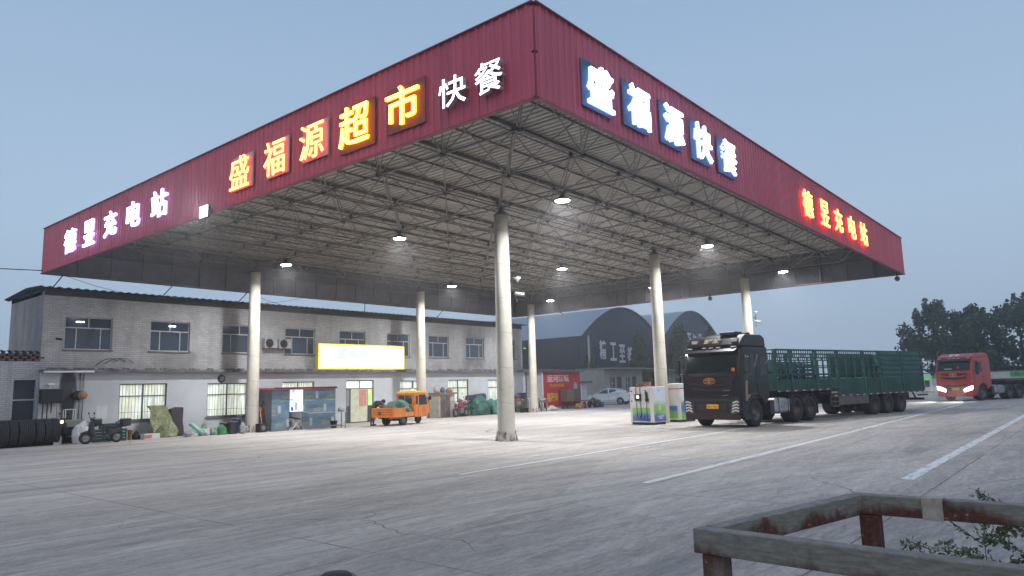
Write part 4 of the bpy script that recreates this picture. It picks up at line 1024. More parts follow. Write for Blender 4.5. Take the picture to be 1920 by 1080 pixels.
def lump(name, label, cat, loc, rz, sc, m, seed=0, parent=None, group=None, n=20, amp=.18, flat=True):
    """crumpled cloth or bag: a dented, folded rounded mass resting on its base"""
    rnd = random.Random(seed); bm = bmesh.new(); bmesh.ops.create_icosphere(bm, subdivisions=4, radius=1)
    dirs = [(Vector((rnd.gauss(0, 1), rnd.gauss(0, 1), rnd.gauss(0, 1))).normalized(), rnd.uniform(-1, 1), rnd.uniform(4, 9), rnd.uniform(0, 6)) for _ in range(n)]
    fine_ = [(Vector((rnd.gauss(0, 1), rnd.gauss(0, 1), rnd.gauss(0, 1))).normalized(), rnd.uniform(5, 13), rnd.uniform(0, 6)) for _ in range(5)]
    for v in bm.verts:
        p = v.co.copy(); d = 0
        for u, a, f, ph in dirs: d += a*math.sin(f*p.dot(u)+ph)
        e_ = sum(abs(math.sin(f2*p.dot(u)+ph)) for u, f2, ph in fine_)/len(fine_)
        p *= 1+amp*d/math.sqrt(n)+amp*.9*(e_-.6)
        if flat and p.z < -.55: p.z = -.55
        v.co = Vector((p.x*sc[0], p.y*sc[1], (p.z+.55)*sc[2]/1.55))
    me = bpy.data.meshes.new(name); bm.to_mesh(me); bm.free()
    for q in me.polygons: q.use_smooth = True
    me.materials.append(m); o = bpy.data.objects.new(name, me); COL.objects.link(o)
    o.location = loc; o.rotation_euler = (0, 0, rz)
    if parent: o.parent = parent
    else: tag(o, label, cat, group)
    return o
def cloth_mat(name, c1, c2, sc=5.0):
    a = NT(name); w_ = a.n('VectorMath', i0=a.co, i1=a.n('TexNoise', Vector=a.co, Scale=2.5, Detail=3).outputs['Color'], _operation='ADD').outputs[0]
    v = a.n('TexVoronoi', Vector=w_, Scale=sc, _feature='DISTANCE_TO_EDGE').outputs['Distance']; v2 = a.n('TexVoronoi', Vector=w_, Scale=sc*2.3, _feature='DISTANCE_TO_EDGE').outputs['Distance']
    n = a.noise(a.map((1, 1, 1)), 3, 5, .65)
    return a.done(a.mix(a.ramp(n, [(.38, 0.0), (.62, 1.0)]), c1, c2), .45, bump=a.math('ADD', v, a.math('MULTIPLY', v2, .5)), bs=1.0, bd=.10)
M_tarp = cloth_mat('green_tarp', (.02, .075, .06), (.05, .18, .14))
lump('green_tarp', 'bulging green tarpaulin covering the load in the orange tricycle bed', 'tarpaulin', tkp(.28, 0, .475), R(12), (.62, .66, .80), M_tarp, 3, amp=.14)
lump('black_sack', 'black sack lying at the tail end of the tricycle bed', 'sack', tkp(-.62, .05, .475), R(30), (.34, .5, .52), mat('black_sack_cloth', (.03, .035, .045), .7), 5)
t = thing('rotating_beacon', 'yellow-green beacon lamp on the tricycle cab roof', 'lamp', tkp(1.45, 0, 1.703), R(12))
MB().box((0, 0, .015), (.5, .2, .03)).build('beacon_base', M_white, t); MB().lathe([(.07, .03), (.075, .07), (.05, .12), (0, .13)], c=(.15, 0, 0), n=14).build('beacon_dome', mat('beacon_green', (.45, .62, .05), .3, emit=(.6, .8, .1), estr=.6), t)
# ------------------------------------------------------------------ person bending over the tricycle
def skin_body(name, pts, edges, m, parent=None, root=0, sub=2):
    me = bpy.data.meshes.new(name); me.from_pydata([p[:3] for p in pts], edges, [])
    o = bpy.data.objects.new(name, me); COL.objects.link(o); me.materials.append(m)
    sk = o.modifiers.new('skin', 'SKIN'); sk.use_smooth_shade = True
    for v, p in zip(me.skin_vertices[0].data, pts): v.radius = (p[3], p[4] if len(p) > 4 else p[3])
    me.skin_vertices[0].data[root].use_root = True
    ss = o.modifiers.new('sub', 'SUBSURF'); ss.levels = sub; ss.render_levels = sub
    dg = bpy.context.evaluated_depsgraph_get(); dg.update()
    m2 = bpy.data.meshes.new_from_object(o.evaluated_get(dg)); o.modifiers.clear(); o.data = m2; bpy.data.meshes.remove(me); m2.name = name
    for q in m2.polygons: q.use_smooth = True
    if parent: o.parent = parent
    return o
pr = thing('person', 'person in dark clothes bending over the tail of the orange tricycle', 'person', (23.62, 29.05, 0), R(-62))
# local: +x is where the person faces; pelvis at 0.86 m, trunk bent forward, both hands on the bed edge
M_skin = mat('skin', (.38, .22, .15), .6); M_navy = mat('dark_jacket', (.028, .03, .04), .8, var=.3, vscale=8); M_trou = mat('dark_trousers', (.02, .022, .028), .8)
P = [(0, 0, .86, .14, .15), (.10, 0, 1.0, .135, .16), (.26, 0, 1.13, .14, .17), (.38, 0, 1.19, .10, .11), (.45, 0, 1.20, .055), (.50, 0, 1.20, .055),
     (.34, .17, 1.15, .06), (.44, .21, .98, .048), (.56, .17, .90, .036), (.61, .15, .90, .03),
     (.34, -.17, 1.15, .06), (.44, -.21, .98, .048), (.56, -.17, .90, .036), (.61, -.15, .90, .03),
     (0, .10, .80, .10), (.05, .11, .48, .068), (-.02, .12, .12, .045), (.0, .12, .05, .04), (.13, .13, .035, .034),
     (-.0, -.10, .80, .10), (.03, -.11, .48, .068), (-.05, -.12, .12, .045), (-.03, -.12, .05, .04), (.10, -.13, .035, .034)]
E_ = [(0, 1), (1, 2), (2, 3), (3, 4), (4, 5), (3, 6), (6, 7), (7, 8), (8, 9), (3, 10), (10, 11), (11, 12), (12, 13), (0, 14), (14, 15), (15, 16), (16, 17), (17, 18), (0, 19), (19, 20), (20, 21), (21, 22), (22, 23)]
body = skin_body('body', P, E_, M_navy, pr)
hd = MB().sphere((0, 0, 0), .105, 20, 14, (1.0, .82, 1.18))
head = hd.build('head', M_skin, pr, loc=(.57, 0, 1.19), rot=(0, R(55), 0))
fb = MB().prism([(.085, -.01), (.125, -.035), (.088, -.05)], -.015, .015).sphere((0, .09, -.01), .028, 8, 6, (.6, .4, 1)).sphere((0, -.09, -.01), .028, 8, 6, (.6, .4, 1)); fb.build('nose_and_ears', M_skin, head)
for s_ in (-1, 1): MB().sphere((.092, s_*.034, .005), .012, 8, 6).build('eye', M_dark, head)
MB().box((.092, 0, -.068), (.012, .045, .008)).build('mouth', mat('lips', (.3, .1, .09), .6), head)
hr = MB().sphere((-.012, 0, .028), .112, 18, 12, (1.0, .86, 1.05)); hr.build('hair', M_dark, head)
for s_ in (-1, 1):
    hp_ = [(0, 0, 0, .026, .018), (.045, 0, -.004, .034, .014), (.08, 0, -.012, .034, .013)]; ed = [(0, 1), (1, 2)]
    for k, (dy, L) in enumerate(((-.028, .055), (-.010, .066), (.010, .062), (.028, .048))):
        b = len(hp_); hp_ += [(.105, dy, -.018, .009), (.105+L*.5, dy*1.1, -.03, .0085), (.105+L*.75, dy*1.1, -.055, .007)]; ed += [(2, b), (b, b+1), (b+1, b+2)]
    b = len(hp_); hp_ += [(.05, -s_*.038, -.012, .011), (.08, -s_*.055, -.03, .009)]; ed += [(1, b), (b, b+1)]
    h_ = skin_body('hand', hp_, ed, M_skin, pr); h_.location = (.60, s_*.15, .905)
for s_ in (-1, 1): MB().sphere((.06 if s_ > 0 else .02, s_*.125, .04), .07, 12, 8, (1.7, .65, .6)).build('shoe', M_dark, pr)
# ------------------------------------------------------------------ row of standing tyres
names = ['leftmost', 'second from the left', 'third from the left', 'middle', 'third from the right', 'second from the right', 'rightmost']
for k in range(7):
    m_ = tyre_mb(.52, .27)
    o = m_.build('truck_tyre', M_tyre, None, loc=(8.48+.285*k, 32.05+.03*(k % 2), .505), rot=(0, 0, R(90)+.04*((k*7) % 3-1)))
    tag(o, 'black truck tyre standing upright, %s of the row' % names[k], 'tyre', 'row of truck tyres at the left edge')
t = thing('shovel', 'white-bladed shovel leaning at the right end of the tyre row', 'shovel', (10.25, 31.75, 0))
MB().tube([(0, 0, .3), (-.02, .25, 1.55)], .018, 8).build('handle', mat('worn_wood', (.18, .15, .12), .7), t); MB().prism([(-.14, 0), (.14, 0), (.13, .30), (.03, .38), (-.03, .38), (-.13, .30)], -.03, -.015).build('blade', mat('pale_blade', (.4, .4, .4), .5), t)
# ------------------------------------------------------------------ scooters
def scooter(label, loc, rz, lamp_=False, col=(.02, .02, .025)):
    t = thing('electric_scooter', label, 'scooter', loc, rz); Mb = mat('scooter_plastic', col, .35, coat=.4)
    for x in (0, 1.12):
        o = tyre_mb(.235, .085, False).build('wheel', M_tyre, t, loc=(x, 0, .235))
        MB().lathe([(0, -.03), (.05, -.035), (.06, -.02), (.14, -.02), (.15, -.03), (.15, .03), (.14, .02), (.06, .02), (.05, .035), (0, .03)], axis='y', n=16).build('rim', M_steel, o)
    MB().prism([(.28, .20), (.80, .20), (.88, .30), (1.25, .42), (1.30, .56), (.86, .52), (.74, .30), (.30, .29)], -.13, .13).build('scooter_frame', Mb, t, .03)
    MB().prism([(.72, .56), (1.22, .58), (1.28, .66), (1.18, .68), (.74, .64)], -.12, .12).build('seat', M_dark, t, .03)
    MB().prism([(.10, .42), (.28, .26), (.33, .30), (.22, .86), (.12, .88)], -.12, .12).build('leg_shield', Mb, t, .03)
    MB().tube([(0, 0, .235), (.08, 0, .48), (.20, 0, .98)], .024, 8).tube([(.20, -.30, 1.02), (.16, -.12, .99), (.16, .12, .99), (.20, .30, 1.02)], .016, 8).build('handlebar', M_blackmetal, t)
    MB().prism([(-.2, .44), (.02, .52), (.22, .44), (.2, .40), (.0, .48), (-.18, .40)], -.06, .06).build('front_mudguard', Mb, t)
    for s_ in (-1, 1): MB().bar((.19, s_*.22, 1.01), (.16, s_*.28, 1.16), .012).box((.16, s_*.30, 1.18), (.02, .11, .07)).build('mirror', M_dark, t)
    MB().sphere((.09, 0, .86), .06, 10, 8).build('headlamp', mat('lamp_glass', (.4, .4, .4), .2) if not lamp_ else emis('amber_lamp', (1, .8, .25), 4), t)
    MB().box((1.42, 0, .78), (.34, .36, .30)).bar((1.2, 0, .62), (1.5, 0, .64), .08).build('rear_box', Mb, t, .04)
    return t
scooter('black electric scooter parked sideways in front of the pale wall', (10.9, 30.75, 0), R(-2))
scooter('dark scooter under white plastic sheet next to the tyre row', (10.45, 32.25, 0), R(8), True)
lump('plastic_sheet', 'crumpled white plastic sheet hanging over the dark scooter', 'sheet', (11.1, 31.75, .0), .2, (.36, .22, .78), mat('white_sheet', (.5, .48, .5), .4), 9, amp=.22)
t = thing('wire_stand', 'small white wire stand on the grey tub behind the tyres', 'stand', (10.95, 32.75, .93))
for a in (-.18, .18):
    for b in (-.12, .12): MB().bar((a, b, 0), (a, b, .42), .025).build('leg', M_white, t)
MB().bar((-.18, -.12, .41), (.18, -.12, .41), .025).bar((-.18, .12, .41), (.18, .12, .41), .025).bar((-.18, -.12, .41), (-.18, .12, .41), .025).bar((.18, -.12, .41), (.18, .12, .41), .025).build('top_frame', M_white, t)
def tub(name, label, cat, loc, r0, r1, h, m, n=24, lid=None, group=None):
    t = thing(name, label, cat, loc, 0, group); MB().lathe([(0, 0), (r0, 0), (r0*1.02, .02), (r1, h), (r1+.015, h), (r1+.015, h-.04), (r1-.01, h-.04), (r0-.01, .03), (0, .03)], n=n).build('tub_wall', m, t)
    if lid: MB().lathe([(0, h+.05), (r1*.9, h+.04), (r1+.03, h+.015), (r1+.03, h), (0, h)], n=n).build('lid', lid, t)
    return t
t = thing('plastic_tub', 'grey rectangular tub on a stand behind the scooter seat', 'tub', (11.05, 32.75, .0))
MB().box2((-.4, -.25, .62), (.4, .25, .92)).build('tub_wall', mat('grey_tub', (.2, .21, .2), .6), t, .03); MB().box2((-.35, -.2, 0), (.35, .2, .62)).build('stand', M_dark, t)
M_gc = mat('dark_green_crate', (.012, .06, .05), .6, var=.3)
def gcrate(label, loc, sx, sy, sz, rz=0):
    t = thing('green_crate', label, 'crate', loc, rz, 'dark green crates behind the scooter'); m_ = MB()
    for z in [sz*(i+.5)/4 for i in range(4)]:
        for s_ in (-1, 1): m_.box((0, s_*(sy/2-.01), z), (sx, .02, sz/4*.7)); m_.box((s_*(sx/2-.01), 0, z), (.02, sy-.04, sz/4*.7))
    for a in (-1, 1):
        for b in (-1, 1): m_.box((a*(sx/2-.02), b*(sy/2-.02), sz/2), (.05, .05, sz))
    m_.box((0, 0, .01), (sx-.04, sy-.04, .02)); m_.build('crate_slats', M_gc, t)
gcrate('dark green slatted crate behind the scooter, the left of two low ones', (11.75, 31.9, 0), .62, .5, .5)
gcrate('dark green slatted crate behind the scooter, the right of two low ones', (12.42, 31.8, 0), .62, .5, .5)
gcrate('dark green slatted crate stacked on top of the two low ones', (12.2, 31.85, .502), .7, .5, .22)
tub('clay_pot', 'small orange clay pot right of the green crates', 'pot', (12.92, 31.7, 0), .07, .10, .42, mat('clay', (.35, .15, .07), .8))
lump('black_bag', 'black rubbish bag between the crates and the green sack cloth', 'bag', (13.25, 31.75, 0), 0, (.22, .2, .34), mat('bin_bag', (.02, .022, .028), .35), 12)
t = thing('foam_box', 'low white and red box on the ground under the lit window', 'box', (13.60, 31.35, 0), .05)
MB().box2((-.33, -.18, 0), (.33, .18, .22)).build('box_body', mat('box_white', (.55, .53, .52), .6), t, .01); MB().box2((-.32, -.184, .04), (-.02, -.181, .18)).build('red_print', mat('red_print', (.5, .15, .12), .6), t)
# olive woven cloth hanging from the window ledge down over a heap
nx_, nz_ = 16, 22; vs = []; fs = []; rnd = random.Random(4)
for j in range(nz_+1):
    v_ = j/nz_
    for i in range(nx_+1):
        u_ = i/nx_; top = Vector((14.10+.80*u_, 33.0, 1.36)); bot = Vector((13.86+1.15*u_, 31.85+.15*math.sin(7*u_), .0))
        p = top.lerp(bot, v_); p.z = 1.36*(1-v_)**1.05; p.y -= .30*math.sin(PI*v_)+.05*math.sin(15*u_+8*v_)*(.3+v_)+.06*math.sin(11*v_+5*u_); p.x += .04*math.sin(9*v_+7*u_)
        vs.append(tuple(p))
        if i and j: a = j*(nx_+1)+i; fs.append((a-1, a, a-nx_-1, a-nx_-2))
M_wov = cloth_mat('olive_woven_cloth', (.17, .19, .09), (.30, .32, .17), 3.5)
o = MB().add(vs, fs, True).build('woven_cloth', M_wov); md = o.modifiers.new('thick', 'SOLIDIFY'); md.thickness = .02
tag(o, 'olive woven tarpaulin draped from the lit window down to the ground', 'tarpaulin')
lump('woven_sack', 'heap of full sacks under the olive draped tarpaulin', 'sack', (14.45, 32.45, 0), .3, (.5, .35, .7), mat('olive_sack', (.2, .22, .12), .8), 21)
t = thing('mattress_roll', 'dark rolled mattress leaning upright on the pale wall', 'mattress', (15.15, 32.35, 0), .1)
m_ = MB().prism([(-.34, 0), (.34, 0), (.30, .6), (.38, 1.26), (-.02, 1.28), (-.22, 1.22), (-.30, .7)], -.16, .16, 'xz', Matrix.Rotation(R(-10), 4, 'X')); m_.build('mattress_body', mat('dark_mattress', (.045, .035, .045), .85, var=.4, vscale=3, bump=.3), t, .05)
for z in (.4, .85): MB().box((0, .06+.15*z, z), (.66, .36, .03)).build('rope', M_dark, t)
# bags and bins
M_wbag = cloth_mat('white_bag', (.36, .34, .34), (.52, .50, .49), 8); M_gbag = cloth_mat('green_bag', (.04, .22, .08), (.09, .42, .15), 8); M_pgbag = cloth_mat('pale_green_bag', (.26, .38, .25), (.38, .5, .35), 8)
lump('plastic_bag', 'white plastic bag slumped right of the dark rolled mattress', 'bag', (15.0, 30.75, 0), 0, (.26, .2, .24), M_wbag, 31)
t = thing('foam_roll', 'mint green foam roll leaning over the white bags', 'roll', (15.4, 30.9, 0)); MB().tube([(.28, 0, .08), (-.18, .3, .56)], .09, 12).build('roll_body', mat('mint_foam', (.22, .48, .38), .6), t)
lump('plastic_bag', 'greyish white bag in the middle of the rubbish row', 'bag', (15.85, 31.1, 0), 0, (.26, .2, .32), mat('grey_white_bag', (.42, .38, .38), .5, var=.3), 32)
lump('plastic_bag', 'pale green bag between the white bag and the bright green one', 'bag', (16.2, 31.0, 0), 0, (.2, .18, .36), M_pgbag, 33)
t = thing('plastic_bottle', 'pale green plastic drum bottle standing among the bags', 'bottle', (16.0, 31.45, 0)); MB().lathe([(0, 0), (.11, 0), (.12, .05), (.12, .42), (.06, .54), (.04, .56), (.04, .62), (0, .62)], n=16).build('bottle_body', M_pgbag, t)
lump('plastic_bag', 'bright green tied bag left of the dark bins', 'bag', (16.5, 30.85, 0), 0, (.2, .18, .44), M_gbag, 34, amp=.1)
tub('waste_bin', 'maroon bucket behind the bright green bag', 'bucket', (16.85, 31.3, 0), .16, .19, .50, mat('maroon_tub', (.10, .03, .05), .5))
t = tub('waste_bin', 'square-sided dark grey bin between maroon bucket and white jug', 'bin', (17.0, 30.8, 0), .19, .24, .56, mat('dark_grey_bin', (.075, .085, .095), .5), 4); t.rotation_euler = (0, 0, R(45))
t = thing('plastic_jug', 'translucent white jug standing by the grey bin', 'jug', (17.28, 30.45, 0)); MB().lathe([(0, 0), (.12, 0), (.13, .04), (.13, .33), (.05, .46), (.05, .52), (0, .52)], n=16).build('jug_body', M_wbag, t); MB().tube([(.05, 0, .46), (.13, 0, .44), (.12, 0, .33)], .015, 6).build('handle', M_wbag, t)
t = tub('blue_drum', 'dark blue plastic drum tipped against the wall near the column', 'drum', (17.45, 31.3, 0), .2, .2, .62, mat('blue_drum_plastic', (.02, .06, .16), .4), lid=mat('blue_lid', (.02, .05, .13), .4))
t = thing('speaker_box', 'small black box at the foot of the leftmost column', 'box', (18.2, 30.42, 0), .1); MB().box2((-.2, -.16, 0), (.2, .16, .40)).build('box_body', M_dark, t, .01); MB().lathe([(0, -.165), (.08, -.168), (.11, -.162)], c=(0, 0, .2), axis='y', n=16).build('round_dial', M_steel, t)
lump('plastic_bag', 'small white bag left of the leftmost column foot', 'bag', (17.72, 30.85, 0), 0, (.12, .1, .3), M_wbag, 36)
t = thing('garden_tools', 'bundle of dark and orange tool handles leaning beside the booth', 'tools', (18.45, 30.75, 0))
for k in range(4): MB().tube([(.02+.09*k, 0, 0), (.0+.1*k, .22, 1.0+.14*(k % 3))], .02, 6).box((.0+.1*k, .22, 1.05+.14*(k % 3)), (.1, .05, .18)).build('handle', mat('orange_handle', (.5, .14, .05), .5) if k == 0 else M_dark, t)
# ------------------------------------------------------------------ printed booth
def booth_print():
    a = NT('booth_print'); x, y, z = a.xyz()
    u = a.math('FRACT', a.math('ADD', a.math('MULTIPLY', x, .78), a.math('MULTIPLY', a.math('FLOOR', a.math('MULTIPLY', z, 1.55)), .37)))
    v = a.math('FRACT', a.math('MULTIPLY', z, 1.55))
    n = a.noise(a.map((.8, 1, 3)), 1, 4, .6)
    c = a.ramp(n, [(.35, (.055, .10, .15)), (.6, (.14, .21, .28))])
    def bx(u0, u1, v0, v1, s):
        q = a.math('MULTIPLY', a.math('MULTIPLY', a.math('GREATER_THAN', u, u0), a.math('LESS_THAN', u, u1)), a.math('MULTIPLY', a.math('GREATER_THAN', v, v0), a.math('LESS_THAN', v, v1)))
        return a.math('MULTIPLY', q, s)
    nn = a.noise(a.map((14, 1, 9)), 1, 2, .5)
    c = a.mix(a.math('MULTIPLY', bx(.15, .52, .30, .55, .8), a.ramp(nn, [(.4, .2), (.6, 1.0)])), c, (.30, .30, .08))
    c = a.mix(bx(.62, .74, .28, .82, .75), c, (.42, .46, .48))
    c = a.mix(bx(.1, .6, .14, .18, .6), c, (.4, .42, .42))
    return a.done(c, .4)
bt = thing('printed_booth', 'blue-grey printed booth with red roof edge left of the shop door', 'booth', (18.65, 30.3, 0))
MBp = booth_print()
MB().box2((0, 0, .0), (.93, .04, 1.93)).build('left_front_panel', MBp, bt); MB().box2((1.66, 0, .0), (3.6, .04, 1.93)).build('right_front_panel', MBp, bt)
MB().box2((0, .04, 0), (.04, 1.9, 1.95)).build('side_panel', mat('grey_side_panel', (.15, .155, .17), .6, var=.25), bt)
MB().box2((3.56, .04, 0), (3.6, 1.9, 1.95)).build('side_panel', mat('grey_side_panel', (.22, .22, .24), .6, var=.25), bt)
MB().box2((.93, .9, 0), (1.66, .94, 1.93)).build('rear_panel', mat('pale_rear_panel', (.32, .33, .30), .7), bt)
rd = MB()
for k in range(24): rd.lathe([(.075, -.14), (.075, 1.95)], c=(.07+.15*k, 0, 1.97), axis='y', n=6, a0=0, a1=PI)
rd.box2((-.05, -.15, 1.94), (3.65, 1.95, 1.97)); rd.build('red_roof', mat('red_roof_sheet', (.36, .08, .08), .5, var=.4, vscale=3), bt)
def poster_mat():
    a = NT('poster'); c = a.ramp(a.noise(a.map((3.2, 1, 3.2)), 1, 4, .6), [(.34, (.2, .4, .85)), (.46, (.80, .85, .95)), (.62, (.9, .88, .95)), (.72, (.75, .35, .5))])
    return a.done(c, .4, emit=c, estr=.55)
MB().box2((.95, -.03, .88), (1.66, -.005, 1.92)).build('bright_poster', poster_mat(), bt)
ps = MB().box2((1.0, -.036, .92), (1.14, -.031, 1.1)).box2((1.24, -.036, .95), (1.32, -.031, 1.3)); ps.build('poster_print', mat('poster_blue', (.05, .12, .5), .4), bt)
t = thing('folding_stool', 'dark folding seat standing in the booth opening', 'stool', (19.95, 30.25, 0))
MB().box((0, .1, .55), (.5, .3, .05), 0, Matrix.Rotation(R(12), 4, 'Y')).build('seat', M_dark, t)
for a, b in ((-.25, .22), (.22, -.25)): MB().bar((a, 0, 0), (b, 0, .55), .03).bar((a, .2, 0), (b, .2, .55), .03).build('leg', M_white, t)
t = thing('steel_table', 'long steel-topped table in front of the booth', 'table', (21.1, 29.45, 0), R(-14))
MB().box2((-1.05, -.3, .77), (.95, .3, .80)).build('tabletop', mat('steel_top', (.4, .42, .44), .3, .7), t)
for a in (-.95, .88):
    for b in (-.25, .25): MB().bar((a, b, 0), (a, b, .77), .035).build('leg', M_steel, t)
MB().bar((-.95, -.25, .14), (.88, -.25, .14), .03).bar((-.95, .25, .14), (.88, .25, .14), .03).build('stretcher', M_steel, t)
lump('wash_cloth', 'small heap of pale dishes and cloth on the right end of the table', 'cloth', (21.85, 29.3, .802), 0, (.17, .14, .2), M_steel, 41)
tub('black_bucket', 'black bucket under the steel table', 'bucket', (21.75, 29.75, 0), .13, .17, .35, M_dark)
# ------------------------------------------------------------------ clutter to the right of the tricycle
M_cream = mat('cream_render', (.42, .38, .31), .8, var=.3, vscale=3)
t = thing('brick_kiosk', 'cream plastered stove kiosk with brown door right of the tricycle', 'kiosk', (31.3, 32.35, 0))
MB().box2((-.1, -.4, 0), (1.25, .5, 1.45)).build('kiosk_wall', M_cream, t, .01); MB().box2((.0, -.43, .02), (.82, -.402, 1.35)).build('brown_door', mat('brown_door', (.13, .10, .10), .6, var=.5, vscale=4), t)
MB().box2((-.15, -.5, 1.45), (1.5, .55, 1.55)).build('kiosk_top', mat('kiosk_top', (.22, .14, .09), .8), t)
for x, y, s_, m, lab in ((31.35, 32.3, (.22, .2, .46), M_cream, 'cream carton on the kiosk, left end'), (31.75, 32.2, (.16, .16, .34), mat('blue_pack', (.05, .10, .22), .6), 'dark blue pack in the middle of the kiosk top'), (32.3, 32.2, (.22, .2, .26), mat('brown_pack', (.25, .17, .12), .8), 'brown bundle on the kiosk, right end')):
    lump('bundle', lab, 'bundle', (x, y, 1.552), 0, s_, m, int(x*10), amp=.1)
# motorbike
mb = thing('motorcycle', 'red motorcycle with covered seat between kiosk and green tarpaulin', 'motorcycle', (32.2, 31.55, 0), R(12))
for x in (0, 1.25):
    o = tyre_mb(.29, .10, False).build('wheel', M_tyre, mb, loc=(x, 0, .29)); MB().lathe([(0, -.04), (.04, -.04), (.05, -.01), (.19, -.01), (.2, -.04), (.2, .04), (.19, .01), (.05, .01), (.04, .04), (0, .04)], axis='y', n=16).build('rim', M_steel, o)
Mrd = mat('red_tank', (.30, .02, .03), .35, coat=.5)
MB().prism([(.30, .62), (.55, .60), (.85, .66), (.80, .80), (.45, .88), (.30, .78)], -.12, .12).build('fuel_tank', Mrd, mb, .04)
MB().prism([(.8, .70), (1.45, .74), (1.55, .84), (.85, .80)], -.12, .12).build('seat', M_dark, mb, .03)
MB().box((.62, 0, .40), (.36, .26, .32)).tube([(.3, 0, .8), (.0, 0, .29)], .03, 8).tube([(.85, 0, .7), (1.25, 0, .29)], .025, 8).tube([(.4, 0, .6), (.85, 0, .28), (1.25, 0, .29)], .025, 8).tube([(.6, .12, .3), (1.3, .16, .25), (1.6, .16, .3)], .035, 8).build('engine_frame', M_steel, mb)
MB().tube([(.32, -.34, 1.0), (.26, -.1, .95), (.26, .1, .95), (.32, .34, 1.0)], .016, 8).build('handlebar', M_dark, mb); MB().sphere((.16, 0, .86), .09, 12, 8).build('headlamp', mat('lamp_glass2', (.5, .5, .45), .2), mb)
MB().prism([(-.3, .5), (0, .62), (.28, .52), (.26, .49), (0, .58), (-.28, .47)], -.05, .05).build('front_mudguard', Mrd, mb)
lump('seat_cover', 'pinkish cloth thrown over the red motorcycle seat', 'cloth', (33.25, 31.8, .80), .2, (.34, .2, .2), mat('pink_cloth', (.35, .13, .17), .7, var=.5, vscale=9), 51)
lump('bicycle_cover', 'dark maroon patterned cover heaped over a bicycle beside the motorcycle', 'cover', (33.6, 32.45, 0), 0, (.55, .3, 1.0), mat('maroon_cover', (.13, .03, .06), .7, var=.7, vscale=9, col2=(.2, .17, .2)), 52, amp=.2)
t = thing('broom', 'wooden broom leaning on the wall beside the green tarpaulin', 'broom', (34.2, 32.6, 0)); MB().tube([(0, -.3, .3), (.03, .3, 1.5)], .018, 6).build('handle', mat('light_wood', (.4, .28, .15), .7), t); MB().lathe([(.0, .36), (.04, .34), (.16, 0), (0, 0)], c=(0, -.3, 0), n=12).build('bristles', mat('straw', (.3, .2, .1), .9), t)
lump('green_tarpaulin', 'large crumpled green tarpaulin heap against the wall, left part', 'tarpaulin', (35.1, 32.2, 0), .1, (.85, .55, 1.12), M_tarp, 61, amp=.28)
lump('green_tarpaulin', 'crumpled green netting heap next to the big tarpaulin, right part', 'tarpaulin', (36.6, 32.1, 0), .1, (.75, .5, 1.02), cloth_mat('green_net', (.03, .11, .09), (.08, .30, .24), 6), 62, amp=.3)
t = thing('dark_sofa_back', 'long dark padded board lying on top of the green tarpaulin', 'board', (35.4, 32.75, 1.0), .03)
MB().prism([(-1.0, 0), (1.0, 0), (.97, .38), (.75, .42), (-.1, .36), (-.98, .30)], -.1, .1).build('padded_board', mat('dark_pad', (.05, .055, .07), .8), t, .04)
t = thing('low_stool', 'little wooden stool at the right end of the green heap', 'stool', (37.4, 31.9, 0)); MB().box((0, 0, .5), (.34, .3, .05)).build('seat', M_cream, t)
for a in (-.13, .13):
    for b in (-.11, .11): MB().bar((a, b, 0), (a, b, .48), .04).build('leg', M_cream, t)
lump('blue_jacket', 'blue jacket on the stool behind the centre column', 'jacket', (37.4, 32.0, .53), 0, (.2, .18, .5), mat('blue_cloth', (.04, .09, .22), .8), 65)
# cabinet pile right of the centre column
t = thing('junk_shelf', 'low rack with red top and boxes right of the centre column', 'rack', (39.6, 32.45, 0))
MB().box2((-.6, -.3, .9), (.55, .3, .98)).build('red_top', mat('red_top', (.34, .07, .07), .6), t)
for a in (-.55, .5):
    for b in (-.25, .25): MB().bar((a, b, 0), (a, b, .9), .05).build('leg', M_steel, t)
for k, (x, z, c_) in enumerate(((-.3, .04, (.05, .06, .07)), (.2, .04, (.18, .2, .1)), (-.25, .45, (.28, .2, .12)), (.2, .45, (.14, .2, .12)))): MB().box((x, 0, z+.2), (.42, .5, .34)).build('stored_box', mat('stored_box', c_, .8, var=.3), t, .02)
MB().box((-.1, 0, .62-.2), (1.1, .55, .02)).build('shelf', M_steel, t)
lump('dark_bundle', 'dark bundle on the red-topped rack', 'bundle', (39.35, 32.4, .982), 0, (.36, .22, .32), mat('dark_cloth', (.06, .06, .08), .8), 71)
t = thing('blue_box', 'blue box on the right end of the red-topped rack', 'box', (39.95, 32.45, .982)); MB().box2((-.2, -.2, 0), (.2, .2, .38)).build('box_body', mat('blue_box', (.03, .06, .18), .5), t, .01); MB().box2((-.21, -.21, .3), (.21, .21, .34)).build('lid', M_dark, t)
t = thing('narrow_fridge', 'narrow white cabinet standing right of the red-topped rack', 'cabinet', (40.75, 32.5, 0)); MB().box2((-.22, -.25, .04), (.22, .25, .95)).build('cabinet_body', M_white, t, .02); MB().box2((-.2, -.262, .08), (.2, -.251, .92)).build('door', mat('blueish_door', (.5, .55, .62), .4), t)
MB().box2((-.18, -.2, 0), (.18, .2, .04)).build('base', M_dark, t)
tub('tyre_planter', 'stack of old small tyres in front of the red-topped rack', 'tyres', (39.1, 31.6, 0), .28, .28, .32, M_dark)
t = thing('plastic_tables', 'overturned plastic stools and planks piled by the far left column', 'pile', (41.3, 31.8, 0))
for k in range(5):
    x = -.5+.3*k; MB().bar((x, -.2, 0), (x+.1, .1, .62), .05).bar((x+.2, .2, 0), (x, 0, .6), .05).build('leg', M_dark if k % 2 else mat('pinkish_leg', (.4, .32, .3), .7), t)
MB().box((.0, 0, .66), (1.4, .4, .05), .1).build('plank', mat('grey_plank', (.15, .12, .12), .8), t)
